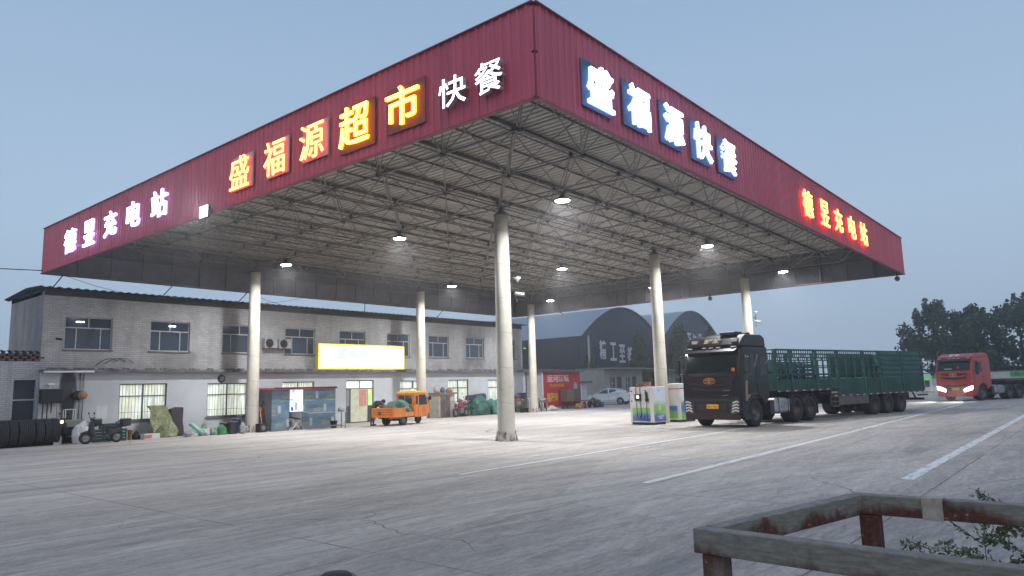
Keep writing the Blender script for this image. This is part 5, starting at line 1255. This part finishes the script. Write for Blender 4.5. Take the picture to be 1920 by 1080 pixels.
lump('white_cloth', 'crumpled off-white cloth on the ground left of the red banner', 'cloth', (42.5, 31.7, 0), 0, (.55, .3, .32), mat('offwhite_cloth', (.42, .4, .35), .8), 81, amp=.3)
lump('rag_heap', 'pinkish rag heap on top of the grey plank', 'cloth', (41.4, 31.85, .71), 0, (.4, .2, .3), mat('rag', (.4, .33, .3), .8, var=.4), 82, amp=.3)
# wall recess right of the building and the red shed
t = thing('recessed_shed', 'low grey shed with dim windows between building and red banner', 'shed', (41.35, 34.9, 0))
hw = holes_wall(0, 8, 0, 3.0, [(.9, 2.0, .8, 2.3), (2.6, 3.6, .8, 2.3)], 0, .1); hw.build('shed_wall', mat('shed_wall', (.22, .23, .2), .8, var=.3), t)
for a in (.9, 2.6): MB().box2((a, .08, .8), (a+1.05, .1, 2.3)).build('shed_window', mat('dim_window', (.12, .13, .08), .3, emit=(.35, .36, .22), estr=.25), t)
MB().box2((-.0, -.5, 3.0), (8.2, 3, 3.15)).build('shed_roof', M_cap, t)
M_ban = mat('red_banner', (.50, .015, .025), .5, var=.25, vscale=1.2)
t = thing('banner_shed', 'small shed fronted by a large red advertising banner with bottle picture', 'shed', (43.45, 33.2, 0))
MB().box2((0, .05, 0), (5.1, 1.6, 2.86)).build('shed_wall', M_white, t)
bn = MB().box2((.0, -.02, .2), (5.0, .045, 2.86)).build('banner', M_ban, t)
MB().box2((-.25, -.3, 2.88), (5.3, 1.8, 2.96)).build('flat_roof', M_cap, t)
MB().box2((-.12, -.04, .1), (-.01, .05, 2.86)).build('corner_post', M_white, t)
M_pale = mat('pale_print', (.62, .58, .60), .6); M_gold = mat('gold_print', (.62, .38, .05), .6)
writing('banner_writing', '运河酒坛', (1.95, -.035, 2.36), 2.9, .56, (1, 0, 0), M_pale, t, .006, .02)
writing('banner_writing', '万世佳酿', (1.75, -.035, 1.82), 1.9, .24, (1, 0, 0), M_gold, t, .006)
writing('banner_writing', '福禄寿', (1.15, -.035, .92), 1.5, .72, (1, 0, 0), M_gold, t, .006, .02)
writing('banner_writing', '佳宴', (3.1, -.035, 1.34), .9, .26, (1, 0, 0), M_gold, t, .006)
MB().lathe([(0, 0), (.30, 0), (.32, .05), (.31, .78), (.26, .95), (.13, 1.15), (.10, 1.3), (.11, 1.36), (.11, 1.6), (.09, 1.72), (0, 1.72)], c=(4.3, -.02, .95), n=20).build('bottle_picture', mat('bottle_print', (.35, .42, .52), .5, var=.3), t).scale = (1, .12, 1)
t = thing('brown_cabinet', 'brown wooden cabinet standing in front of the red banner', 'cabinet', (46.1, 32.5, 0))
MB().box2((-.95, -.3, .55), (.95, .3, 1.52)).build('cabinet_body', mat('brown_wood', (.13, .09, .07), .7, var=.4, stretch=(1, 1, 5)), t, .01); MB().box2((-.93, -.31, .6), (-.01, -.301, 1.48)).build('door', mat('brown_wood2', (.17, .12, .09), .7, var=.3), t)
for a in (-.85, .85):
    for b in (-.25, .25): MB().bar((a, b, 0), (a, b, .55), .06).build('leg', M_dark, t)
t = thing('flat_cart', 'rusty red flat cart with small wheels in front of the banner shed', 'cart', (47.4, 31.9, 0))
MB().box2((-1.3, -.4, .55), (1.3, .4, .62)).bar((-1.3, -.4, .62), (-1.9, -.4, .8), .05).bar((1.25, .3, .6), (1.25, .3, 1.1), .04).build('cart_deck', mat('rusty_red', (.25, .06, .05), .7, var=.4), t)
for x in (-.9, .9):
    for s_ in (-1, 1): small_wheel(t, x, s_*.36, .26, .1, s_)
lump('orange_bundle', 'orange and brown bundle lying under the brown cabinet', 'bundle', (45.9, 31.6, 0), 0, (.5, .3, .42), mat('orange_bundle_cloth', (.4, .17, .05), .8, var=.6, vscale=6, col2=(.05, .05, .05)), 85)
lump('black_bag', 'black bags heaped in front of the white door shed', 'bag', (49.3, 32.1, 0), 0, (.6, .35, .55), mat('black_bags', (.03, .03, .04), .4), 86, amp=.25)
t = thing('white_door_shed', 'small white metal shed with dark flat roof between banner and annex', 'shed', (49.9, 34.3, 0))
MB().box2((-1.1, 0, 0), (1.1, 1.6, 1.98)).build('shed_wall', mat('white_metal', (.55, .58, .6), .5, var=.15), t); MB().box2((-1.35, -.35, 2.0), (1.5, 1.8, 2.1)).build('flat_roof', M_dark, t)
MB().box2((-.5, -.02, .1), (.4, -.001, 1.9)).build('door', M_white, t)
# annex
M_annex = mat('annex_render', (.34, .31, .29), .85, var=.25, vscale=.8)
t = thing('plastered_annex', 'single-storey beige annex with flat roof behind the white car', 'building', (61.8, 39.4, 0))
hw = holes_wall(0, 7.8, 0, 3.35, [(1.2, 2.1, .9, 2.5), (2.5, 3.5, .0, 2.6), (4.3, 5.2, .9, 2.5), (5.6, 6.5, 0, 2.6)], 0, .2)
hw.add([(0, 0, 0), (0, 0, 3.35), (0, 9, 3.35), (0, 9, 0)], [(0, 1, 2, 3)]); hw.build('annex_wall', M_annex, t)
for a in (1.2, 4.3): MB().box2((a, .1, .9), (a+.9, .13, 2.5)).build('window_pane', mat('blue_pane', (.05, .10, .18), .15), t); MB().box2((a+.42, .07, .9), (a+.5, .1, 2.5)).box2((a, .07, 1.9), (a+.9, .1, 1.96)).build('window_bars', M_frame, t)
for a in (2.5, 5.6): MB().box2((a, .15, 0), (a+1.0, .18, 2.6)).build('door', mat('door_dark', (.06, .05, .055), .6), t)
MB().box2((-.05, -1.1, 3.36), (9.3, 9, 3.5)).build('flat_roof', mat('roof_grey', (.2, .19, .19), .8), t)
t = thing('dark_shelter', 'green-roofed shelter with pale panels behind the pump island', 'shelter', (73.5, 38.5, 0))
MB().box2((0, -.3, 3.1), (10, 2.5, 3.35)).build('shelter_roof', mat('teal_roof', (.04, .12, .11), .6), t); MB().box2((0, 1.2, 0), (10, 1.25, 3.1)).build('rear_panel', mat('pale_panel', (.38, .38, .36), .8, var=.2), t)
for x in (.1, 3.3, 6.6, 9.8): MB().box((x, 0, 1.55), (.14, .14, 3.1)).build('post', mat('teal_post', (.04, .1, .1), .5), t)
# utility pole by the hangar
t = thing('concrete_pole', 'slim concrete pole in front of the big hangar sign', 'pole', (63.5, 42.2, 0)); MB().tube([(0, 0, 0), (0, 0, 7.1)], [.17, .11], 10).build('shaft', mat('pole_concrete', (.3, .29, .27), .8), t); MB().box((0, 0, 7.0), (.5, .12, .12)).build('crossarm', M_dark, t)
# ------------------------------------------------------------------ hangars
def hangar(label, x0, x1, y0, y1, zs, za, words, wx, wz, wh):
    t = thing('arched_hangar', label, 'hangar', (x0, y0, 0)); W_ = x1-x0; n = 40
    arc = [(W_*i/n, zs+(za-zs)*math.sin(PI*i/n)**.92) for i in range(n+1)]
    a = NT('navy_cladding'); x, y, z = a.xyz(); st = a.math('FRACT', a.math('MULTIPLY', x, 2.4))
    c = a.mix(a.math('MULTIPLY', a.math('LESS_THAN', st, .12), .35), a.mix(a.ramp(a.noise(a.map((.4, 1, .15)), 1, 4, .6), [(.3, 0.0), (.7, 1.0)]), (.012, .018, .045), (.020, .030, .062)), (.012, .02, .05))
    Mn = a.done(c, .5)
    MB().prism([(0, 0), (W_, 0)]+arc[::-1], 0, .1).build('gable_wall', Mn, t)
    sd_ = MB().box2((-.05, .1, 0), (0, y1-y0, zs)).build('side_wall', mat('dark_side_cladding', (.016, .018, .032), .5, var=.3, stretch=(1, 4, .2)), t)
    for yy in (13, 30): MB().box2((-.08, yy, 0), (-.051, yy+1.0, zs)).build('skylight_strip', mat('translucent_strip', (.30, .30, .16), .5), sd_)
    MB().box2((W_, .1, 0), (W_+.05, y1-y0, zs)).build('side_wall', Mn, t)
    vs = []; fs = []
    for i, (x, z) in enumerate(arc):
        vs += [(x, -.25, z+.06), (x, y1-y0, z+.06)]
        if i: fs.append((2*i-2, 2*i, 2*i+1, 2*i-1))
    a = NT('arched_roof_sheet'); x, y, z = a.xyz(); st = a.math('FRACT', a.math('MULTIPLY', y, 1.6)); s2 = a.math('FRACT', a.math('DIVIDE', a.math('ADD', y, 4.0), 17.0))
    c = a.mix(a.math('MULTIPLY', a.math('LESS_THAN', st, .2), .3), (.27, .32, .39), (.17, .21, .27))
    c = a.mix(a.math('MULTIPLY', a.math('LESS_THAN', s2, .06), .7), c, (.34, .32, .24))
    MB().add(vs, fs, True).build('arched_roof', a.done(c, .5, .2), t)
    for i, ch in enumerate(words): writing('wall_character', ch, (wx[i], -.04, wz[i]), wx[-1], wh, (1, 0, 0), mat('white_letters', (.62, .62, .62), .6), t, .03, .02)
    return t
hangar('large navy hangar with arched pale roof and four white characters', 66.0, 84.9, 45, 95, 7.25, 11.1, '精工至善', [4.6, 6.9, 8.9, 10.8, 1.35], [5.85, 5.7, 5.5, 5.3], 2.2)
hangar('farther navy arched hangar at the right, partly behind trees', 85.6, 104.6, 45.3, 95, 7.6, 12.0, '百年品', [8.3, 10.1, 11.9, 1.25], [7.5, 7.5, 7.5], 2.7)
# ------------------------------------------------------------------ trees
def leaf_mat(name, c1, c2):
    a = NT(name); n = a.noise(a.map((1, 1, 1)), .9, 3, .6); f = a.noise(a.map((1, 1, 1)), 7, 2, .6)
    c = a.mix(a.ramp(n, [(.35, 0.0), (.65, 1.0)]), c1, c2); c = a.mix(a.math('MULTIPLY', f, .3), c, (.09, .12, .05)); return a.done(c, .6)
L1 = leaf_mat('poplar_leaves', (.020, .036, .017), (.055, .085, .034)); L2 = leaf_mat('cypress_leaves', (.028, .052, .022), (.075, .105, .038))
M_bark = mat('bark', (.06, .05, .04), .9, bump=.4)
def tree(name, label, x, y, h, r, kind, seed, group, n=2600, z0=.0, ls=.44):
    if kind == 'poplar': x, y, h, r = x*1.12, y*1.12, 1.7+(h-1.7)*1.12, r*1.12
    rnd = random.Random(seed); t = thing(name, label, 'tree', (x, y, 0), 0, group)
    tr_ = MB().tube([(0, 0, 0), (rnd.uniform(-.2, .2), rnd.uniform(-.2, .2), h*.45), (rnd.uniform(-.3, .3), 0, h*.9)], [.22, .14, .03], 8)
    for k in range(12):
        a = rnd.uniform(0, 2*PI); z = h*rnd.uniform(.2, .75); d = r*rnd.uniform(.5, .9)*(1-z/h*.5); tr_.tube([(0, 0, z), (d*.5*math.cos(a), d*.5*math.sin(a), z+d*.5), (d*math.cos(a), d*math.sin(a), z+d*1.1)], [.07, .045, .015], 5, False)
    tr_.build('trunk', M_bark, t)
    cl = []
    nc = 34 if kind == 'poplar' else 30
    for k in range(nc):
        if kind == 'poplar':
            z = h*(.14+.66*rnd.random()**.85); prof_ = math.sin(min(1, (z/h)*1.05)*PI*.86)**.7*.92+.12; a = rnd.uniform(0, 2*PI); rr_ = r*prof_*rnd.uniform(.35, 1.0)
            cl.append((rr_*math.cos(a), rr_*math.sin(a), z*.97, r*rnd.uniform(.20, .36), r*rnd.uniform(.28, .5)))
        else:
            z = h*(.08+.88*k/nc); rr_ = r*(1-z/h)**.65*.7; a = k*2.4; cl.append((rr_*math.cos(a), rr_*math.sin(a), z, r*.42*(1.12-z/h), r*.5))
    if kind == 'poplar':
        for k in range(11): a = k*2.4; q_ = rnd.uniform(.05, .72); cl.append((r*q_*math.cos(a), r*q_*math.sin(a), h*(1.0-.30*q_)*rnd.uniform(.86, .96), r*.13, r*.42))
    vs = []; fs = []
    for k in range(n):
        c_ = rnd.choice(cl); u = Vector((rnd.gauss(0, 1), rnd.gauss(0, 1), rnd.gauss(0, 1))).normalized()*(rnd.random()**.45)
        p = Vector((c_[0]+u.x*c_[3], c_[1]+u.y*c_[3], max(.1, c_[2]+u.z*c_[4])))
        nrm = Vector((rnd.gauss(0, 1), rnd.gauss(0, 1), rnd.gauss(.4, 1))).normalized(); a1 = nrm.orthogonal().normalized(); a1 = Matrix.Rotation(rnd.uniform(0, 6), 3, nrm) @ a1; a2 = nrm.cross(a1); s_ = ls*rnd.uniform(.6, 1.3)
        b = len(vs); vs += [tuple(p-a1*s_*.5), tuple(p+a2*s_*.32+nrm*s_*.06), tuple(p+a1*s_*.5), tuple(p-a2*s_*.32+nrm*s_*.06)]; fs.append((b, b+1, b+2, b+3))
    me = bpy.data.meshes.new('crown'); me.from_pydata(vs, [], fs); me.materials.append(L1 if kind == 'poplar' else L2)
    o = bpy.data.objects.new('crown', me); COL.objects.link(o); o.parent = t
    return t
G_ = 'tall bushy trees at the right edge'
tree('poplar_tree', 'bushy tree just right of the green trailer, left end of the row', 88, 13.9, 9.9, 3.1, 'poplar', 1, G_, 7600)
tree('poplar_tree', 'bushy tree right behind the red truck cab', 90, 10.4, 10.0, 2.4, 'poplar', 2, G_, 6000)
tree('poplar_tree', 'tallest bushy tree, partly out of frame at the right edge', 92, 6.6, 10.7, 2.9, 'poplar', 3, G_, 6400)
tree('poplar_tree', 'low dark tree filling the gap beside the first tree', 96, 12.2, 6.4, 3.0, 'poplar', 6, G_, 3800)
tree('poplar_tree', 'tree cropped by the right edge of the photo', 90, 1.5, 9.8, 3.0, 'poplar', 8, G_, 3800)
hd_ = random.Random(5); vs = []; fs = []
for k in range(9000):
    p = Vector((hd_.uniform(103, 108), hd_.uniform(-8, 18), hd_.uniform(.0, 3.6)*hd_.uniform(.7, 1))); nrm = Vector((hd_.gauss(0, 1), hd_.gauss(0, 1), hd_.gauss(0, 1))).normalized(); a1 = nrm.orthogonal().normalized(); a2 = nrm.cross(a1); s_ = hd_.uniform(.3, .6)
    b = len(vs); vs += [tuple(p-a1*s_*.5), tuple(p+a2*s_*.35), tuple(p+a1*s_*.5), tuple(p-a2*s_*.35)]; fs.append((b, b+1, b+2, b+3))
me = bpy.data.meshes.new('undergrowth'); me.from_pydata(vs, [], fs); me.materials.append(L1); o = bpy.data.objects.new('undergrowth', me); COL.objects.link(o); tag(o, 'dark undergrowth below the trees at the right edge', 'undergrowth', kind='stuff')
G2 = 'cypress-like trees before the hangars'
tree('cypress_tree', 'conical dark tree left of the second pump column, before the big hangar', 73.8, 42.0, 7.6, 2.0, 'cypress', 11, G2, 4800, ls=.42)
tree('cypress_tree', 'tall conical tree before the far hangar', 84.4, 42.0, 9.2, 2.7, 'cypress', 12, G2, 5600, ls=.42)
tree('cypress_tree', 'treetop showing above the dark truck cab', 93.6, 42.0, 9.3, 2.2, 'cypress', 13, G2, 3600, ls=.42)
tree('cypress_tree', 'small dark tree left of the white hangar characters', 63.9, 42.6, 5.9, 1.5, 'cypress', 14, G2, 2800, ls=.36)
# ------------------------------------------------------------------ white sedan
M_carw = mat('white_car_paint', (.66, .68, .70), .25, coat=.8)
cr_ = thing('parked_car', 'white four-door sedan parked before the beige annex', 'car', (55.35, 36.15, 0), R(101))
# local: front axle at x=0 heading +x, rear axle at -2.55
def car_body():
    sil = [(.78, .28), (.84, .45), (.80, .66), (.45, .86), (-.15, .94), (-.3, .96), (-.95, 1.36), (-1.4, 1.45), (-2.1, 1.42), (-2.75, 1.10), (-3.25, 1.02), (-3.4, .9), (-3.42, .5), (-3.36, .3)]
    bot = []
    for cx_ in (-2.55, 0):
        bot += [(cx_-.36, .26)]+[(cx_+.36*math.cos(PI-k*PI/8), .30+.36*math.sin(PI-k*PI/8)) for k in range(9)]+[(cx_+.36, .26)]
    poly = sil+bot; m_ = MB().prism(poly, -.85, .85)
    nv = []
    for (x, y, z) in m_.v:
        f = 1-.20*max(0, (z-.9)/.55)-.0*max(0, (.5-z)); f *= 1-.10*max(0, (x-.2)/.6)-.08*max(0, (-2.9-x)/.5); nv.append((x, y*f, z))
    m_.v = nv; return m_
cbd = car_body().build('car_body', M_carw, cr_, .06, 3)
for s_ in (-1, 1):
    for nm, poly in (('side_window', [(-.42, .99), (-.98, 1.32), (-1.38, 1.38), (-1.42, .99)]), ('side_window', [(-1.52, .99), (-1.50, 1.38), (-2.05, 1.35), (-2.45, 1.14), (-2.4, 1.02)])):
        def yy(z): return s_*(.85*(1-.20*max(0, (z-.9)/.55))+.004)
        vs = [(x, yy(z), z) for x, z in poly]+[(x, yy(z)-s_*.03, z) for x, z in poly]; n = len(poly)
        MB().add(vs, [tuple(range(n)), tuple(range(2*n-1, n-1, -1))]+[(i, i+n, (i+1) % n+n, (i+1) % n) for i in range(n)]).build(nm, M_glassdark, cr_)
    sm = MB()
    for x0, z0, x1, z1 in ((-1.47, .35, -1.47, .97), (-.4, .40, -.38, .95), (-2.2, .55, -2.5, .95), (-.4, .4, -2.1, .36)): sm.bar((x0, s_*.851, z0), (x1, s_*.851, z1), .012)
    sm.build('door_seams', M_dark, cr_)
    for x in (-1.2, -2.25): MB().box((x, s_*.865, .84), (.18, .03, .03)).build('door_handle', M_carw, cr_)
    MB().box((-.42, s_*.95, .98), (.12, .16, .12)).build('mirror', M_carw, cr_, .03)
    MB().prism([(.55, .60), (.83, .60), (.66, .76), (.42, .80)], s_*.70, s_*.80).build('headlight', mat('car_lamp', (.5, .5, .5), .1), cr_, .02)
    MB().box((-3.40, s_*.62, .82), (.06, .3, .16)).build('tail_lamp', mat('car_tail', (.3, .02, .02), .3), cr_)
    for x in (0, -2.55):
        o = tyre_mb(.30, .19, False).build('wheel', M_tyre, cr_, loc=(x, s_*.74, .30)); q = MB().lathe([(0, s_*.06), (.05, s_*.09), (.19, s_*.085), (.2, s_*.06)], axis='y', n=20)
        q.build('hubcap', mat('hubcap', (.35, .35, .36), .35, .6, var=.3, vscale=9), o)
MB().add([(-.28, -.70, .99), (-.28, .70, .99), (-.93, .62, 1.345), (-.93, -.62, 1.345), (-.33, -.70, .95), (-.33, .70, .95), (-.97, .62, 1.31), (-.97, -.62, 1.31)], [(0, 1, 2, 3), (4, 7, 6, 5), (0, 4, 5, 1), (1, 5, 6, 2), (2, 6, 7, 3), (3, 7, 4, 0)]).build('windscreen', M_glassdark, cr_)
# ------------------------------------------------------------------ far right: low white wall, charging post
t = thing('lettered_wall', 'low white wall with green lettered bands beyond the trucks', 'wall', (95, -6, 0))
MB().box2((0, 0, 0), (.25, 38, 2.06)).build('wall_panel', mat('wall_white', (.55, .54, .50), .8, var=.15), t); MB().box2((-.06, -.0, 2.06), (.31, 38, 2.14)).build('coping', M_cap, t)
MBg = mat('green_band', (.06, .34, .09), .6)
for y0, y1 in ((6.5, 14.2), (20.6, 24.5), (27, 31), (33, 37)):
    MB().box2((-.03, y0, 1.45), (-.002, y1, 2.0)).build('green_band', MBg, t)
    for k in range(int((y1-y0)/.9)):
        yy = y1-.6-.9*k
        if yy > y0+.3: writing('band_character', '充电安全文明驾驶'[k % 8], (-.035, yy, 1.72), .5, .42, (0, -1, 0), M_dark if y0 < 12 else M_white, t, .004)
t = thing('charging_post', 'slim white charging post with green panel left of the red truck', 'charging post', (88.3, 15.1, 0), .1)
MB().box2((-.3, -.45, .1), (.3, .45, 2.0)).build('post_body', M_white, t, .05); MB().box2((-.32, -.32, 1.35), (-.301, .32, 1.75)).build('green_panel', mat('green_panel', (.1, .5, .1), .4, emit=(.15, .7, .15), estr=.3), t)
MB().box2((-.33, -.22, .6), (-.301, .22, 1.3)).build('dark_panel', M_dark, t); MB().box2((-.4, -.55, 0), (.4, .55, .1)).build('plinth', M_cap, t)
MB().tube([(-.31, .3, 1.2), (-.5, .42, .8), (-.4, .4, .3), (-.31, .2, .6)], .03, 6).build('cable', M_dark, t)
# ------------------------------------------------------------------ small canopy hardware and wires
def dome(label, x, y, z):
    t = thing('dome_camera', label, 'camera', (x, y, z), 0, 'dome cameras under the canopy edge'); MB().bar((0, 0, .0), (0, 0, .22), .05).build('arm', M_blackmetal, t); MB().sphere((0, 0, -.06), .13, 14, 8).build('camera_dome', mat('dome', (.10, .09, .10), .25), t)
dome('round camera below the far right corner of the canopy', 40.35, 7.75, 6.78); dome('round camera below the far right edge of the canopy, halfway along it', 40.3, 17.9, 6.78); dome('round camera below the far canopy edge near the arched hangar', 40.3, 29.0, 6.78)
def colkit(label, x, y, z, k):
    t = thing('loudspeaker', label, 'loudspeaker', (x, y, z)); MB().bar((0, 0, 0), (.22*k, -.12, 0), .04).bar((.2*k, -.12, -.3), (.2*k, -.12, .28), .03).build('bracket', M_blackmetal, t)
    MB().lathe([(.03, 0), (.05, .06), (.13, .16), (.12, .16), (.04, .06)], c=(.22*k, -.12, .22), n=14).build('horn', M_frame, t); MB().tube([(.1*k, -.1, -.18), (.34*k, -.3, -.22)], .06, 10).build('camera_body', M_frame, t); MB().tube([(.2*k, -.12, -.3), (.15*k, -.1, -.5), (.22*k, -.12, -.42)], .02, 6).build('cable', M_dark, t)
colkit('small horn loudspeaker and camera high on the centre column', 18.085+.17, 15.389-.21, 5.05, 1.0); colkit('small horn and camera on the column above the dark truck', 39.5+.2, 15.389-.18, 5.3, 1.4)
for k, (x, dx) in enumerate(((10.6, -.25), (15.2, -.3), (19.0, -.3), (26.5, .3), (33.0, -.3))):
    pos = ['the leftmost', 'second from the left', 'third from the left', 'fourth from the left', 'the rightmost'][k]
    t = tag(MB().tube([(x, CY1-.05, ZB), (x+dx*.4, CY1+.05, 6.74), (x+dx, CY1+.35, 6.40)], .022, 6).build('stay_cable', M_dark), 'short dark cable from canopy edge to the building roof, %s' % pos, 'cable', 'short cables between canopy and roof')
for k, (a, b) in enumerate((((10.6, CY1, 6.95), (13.4, CY1+.3, 6.40)), ((19.0, CY1, 6.95), (21.6, CY1+.3, 6.40)), ((22.5, CY1, 6.95), (19.6, CY1+.3, 6.40)))):
    tag(MB().tube([a, tuple((a[i]+b[i])/2-(.06 if i == 2 else 0) for i in range(3)), b], .010, 5).build('thin_wire', M_dark), ['thin wire slanting to the roof at the canopy far left', 'thin wire slanting right to the roof behind the left column', 'thin wire slanting left to the roof behind the left column'][k], 'wire')
tag(MB().tube([(9.84, 33.3, 7.05), (-10, 45, 7.6), (-30, 57, 9)], .02, 5).build('power_line', M_dark), 'single thin power line running off the canopy to the left', 'wire')
# ------------------------------------------------------------------ rusty steel frame in the foreground
def rust():
    a = NT('rusty_galvanised_steel'); x, y, z = a.xyz()
    n = a.noise(a.map((1, 1, 1)), 5, 6, .65); f = a.noise(a.map((3, 3, 14)), 6, 4, .7); sp_ = a.noise(a.map((1, 1, 1)), 45, 3, .6)
    base = a.ramp(f, [(.35, (.14, .128, .108)), (.6, (.22, .20, .17)), (.8, (.31, .285, .245))])
    n2 = a.noise(a.map((1, 1, .3)), 2.6, 5, .6); rr = a.math('SUBTRACT', a.math('ADD', a.math('MULTIPLY', n2, .55), a.math('MULTIPLY', n, .12)), a.math('ADD', .275, a.math('MULTIPLY', a.math('MAXIMUM', a.math('SUBTRACT', z, 1.05), 0.0), 1.15)))
    c = a.mix(a.ramp(rr, [(.0, 0.0), (.05, 1.0)]), base, a.ramp(sp_, [(.35, (.05, .018, .014)), (.6, (.10, .032, .02)), (.75, (.2, .07, .03))]))
    c = a.mix(a.math('MULTIPLY', a.ramp(sp_, [(.66, 0.0), (.72, 1.0)]), .6), c, (.30, .28, .24))
    return a.done(c, .65, .25, bump=a.mix(.5, n, sp_), bs=.35, bd=.004)
MR = rust()
A, B_, C_, D_ = Vector((2.63, 1.25, 1.105)), Vector((3.78, .99, 1.105)), Vector((3.82, -1.6, 1.105)), Vector((2.46, -1.6, 1.105))
fr = thing('steel_barrier', 'rusty square-tube steel barrier frame in the right foreground', 'barrier', (2.63, 1.25, 0))
def rel2(v): return (v.x-2.63, v.y-1.25, v.z)
for p, q, nm, ex in ((A, D_, 'front_rail', 0), (B_, C_, 'rear_rail', 0), (A+(B_-A)*.035, B_-(B_-A)*.035, 'side_rail', 0)):
    d = (q-p).normalized(); MB().bar(rel2(p-d*(.035 if nm != 'side_rail' else -.005)), rel2(q), .07, .09).build(nm, MR, fr, .004)
for p in (A+Vector((.01, -.035, 0)), B_+Vector((-.0, -.045, 0)), C_, D_): MB().box((p.x-2.63, p.y-1.25, .53), (.075, .085, 1.055)).build('leg', MR, fr, .004)
tp = MB(); b0 = B_.lerp(C_, .105); tp.bar(rel2(b0), rel2(B_.lerp(C_, .137)), .078, .098); tp.build('tape_wrap', mat('beige_tape', (.36, .32, .27), .8, var=.3, vscale=20), fr)
# weeds growing inside the frame
M_weed = leaf_mat('weed_leaves', (.07, .10, .045), (.13, .15, .075)); M_stem = mat('weed_stem', (.10, .10, .06), .8)
def weed(label, x, y, h, nb, seed, lean=(0, 0)):
    rnd = random.Random(seed); t = thing('weed_plant', label, 'weed', (x, y, 0), 0, 'straggling weeds around the steel barrier'); st = MB(); lv = MB()
    def stalk(p0, p1, r_, leaves):
        p0, p1 = Vector(p0), Vector(p1); m_ = (p0+p1)/2+Vector((rnd.uniform(-.03, .03), rnd.uniform(-.03, .03), .02)); st.tube([p0, m_, p1], [r_, r_*.7, r_*.3], 5, False)
        for k in range(leaves):
            q = rnd.uniform(.15, 1.0); c = p0.lerp(p1, q)+Vector([rnd.gauss(0, .010) for _ in range(3)]); u = Vector((rnd.gauss(0, 1), rnd.gauss(0, 1), rnd.gauss(.4, 1))).normalized(); v = u.orthogonal().normalized(); v = Matrix.Rotation(rnd.uniform(0, 6), 3, u) @ v; L = rnd.uniform(.018, .038)
            lv.add([c, c+u*L*.5+v*L*.22, c+u*L, c+u*L*.5-v*L*.22], [(0, 1, 2, 3)])
    top = Vector((lean[0], lean[1], h)); stalk((0, 0, 0), top*.6, .006, 10); stalk(top*.6, top, .004, 46)
    for k in range(nb):
        q = rnd.uniform(.35, .97); a = rnd.uniform(0, 2*PI); L = rnd.uniform(.14, .34)*h; p = top*q; e_ = p+Vector((math.cos(a)*L, math.sin(a)*L, L*rnd.uniform(.1, .7))); stalk(p, e_, .003, 34)
        for j in range(3): q2 = rnd.uniform(.3, .9); p2 = p.lerp(e_, q2); a2 = a+rnd.uniform(-1, 1); stalk(p2, p2+Vector((math.cos(a2), math.sin(a2), rnd.uniform(0, .8)))*L*.35, .002, 16)
    st.build('stem', M_stem, t); lv.build('leaves', M_weed, t)
weed('bushy weed at the right edge inside the steel barrier', 4.02, .44, .98, 20, 1, (-.04, .08))
weed('second leafy weed close behind, partly cropped by the right edge', 4.25, .36, 1.02, 18, 6, (.05, .02))
weed('thin sparse weed in the middle of the steel barrier', 4.0, .70, .92, 4, 3, (-.05, .08))
weed('tall weed rising behind the rear rail at the right edge', 4.75, .30, .98, 9, 4, (.0, .02))
t = thing('bollard_top', 'dark round bollard top at the bottom edge of the picture', 'bollard', (4.22, 5.72, 0)); MB().lathe([(.15, 0), (.145, .02), (.12, .04), (0, .045)], n=24).build('cap', M_dark, t); MB().lathe([(.19, 0), (.18, .012), (.15, .012)], n=24).build('collar', M_blackmetal, t)

# ------------------------------------------------------------------ evening haze
hz = MB().box2((-20, -160, -1), (170, 160, 14.0)).build('haze', mat('haze_tmp', (1, 1, 1)))
hm = bpy.data.materials.new('haze_air'); hm.use_nodes = True; ht = hm.node_tree; ht.nodes.clear()
ho = ht.nodes.new('ShaderNodeOutputMaterial'); hv = ht.nodes.new('ShaderNodeVolumePrincipled')
hv.inputs['Color'].default_value = (.95, .94, .96, 1); hv.inputs['Density'].default_value = .0022; hv.inputs['Anisotropy'].default_value = .75
ht.links.new(hv.outputs[0], ho.inputs['Volume']); hz.data.materials.clear(); hz.data.materials.append(hm)
tag(hz, kind='stuff')
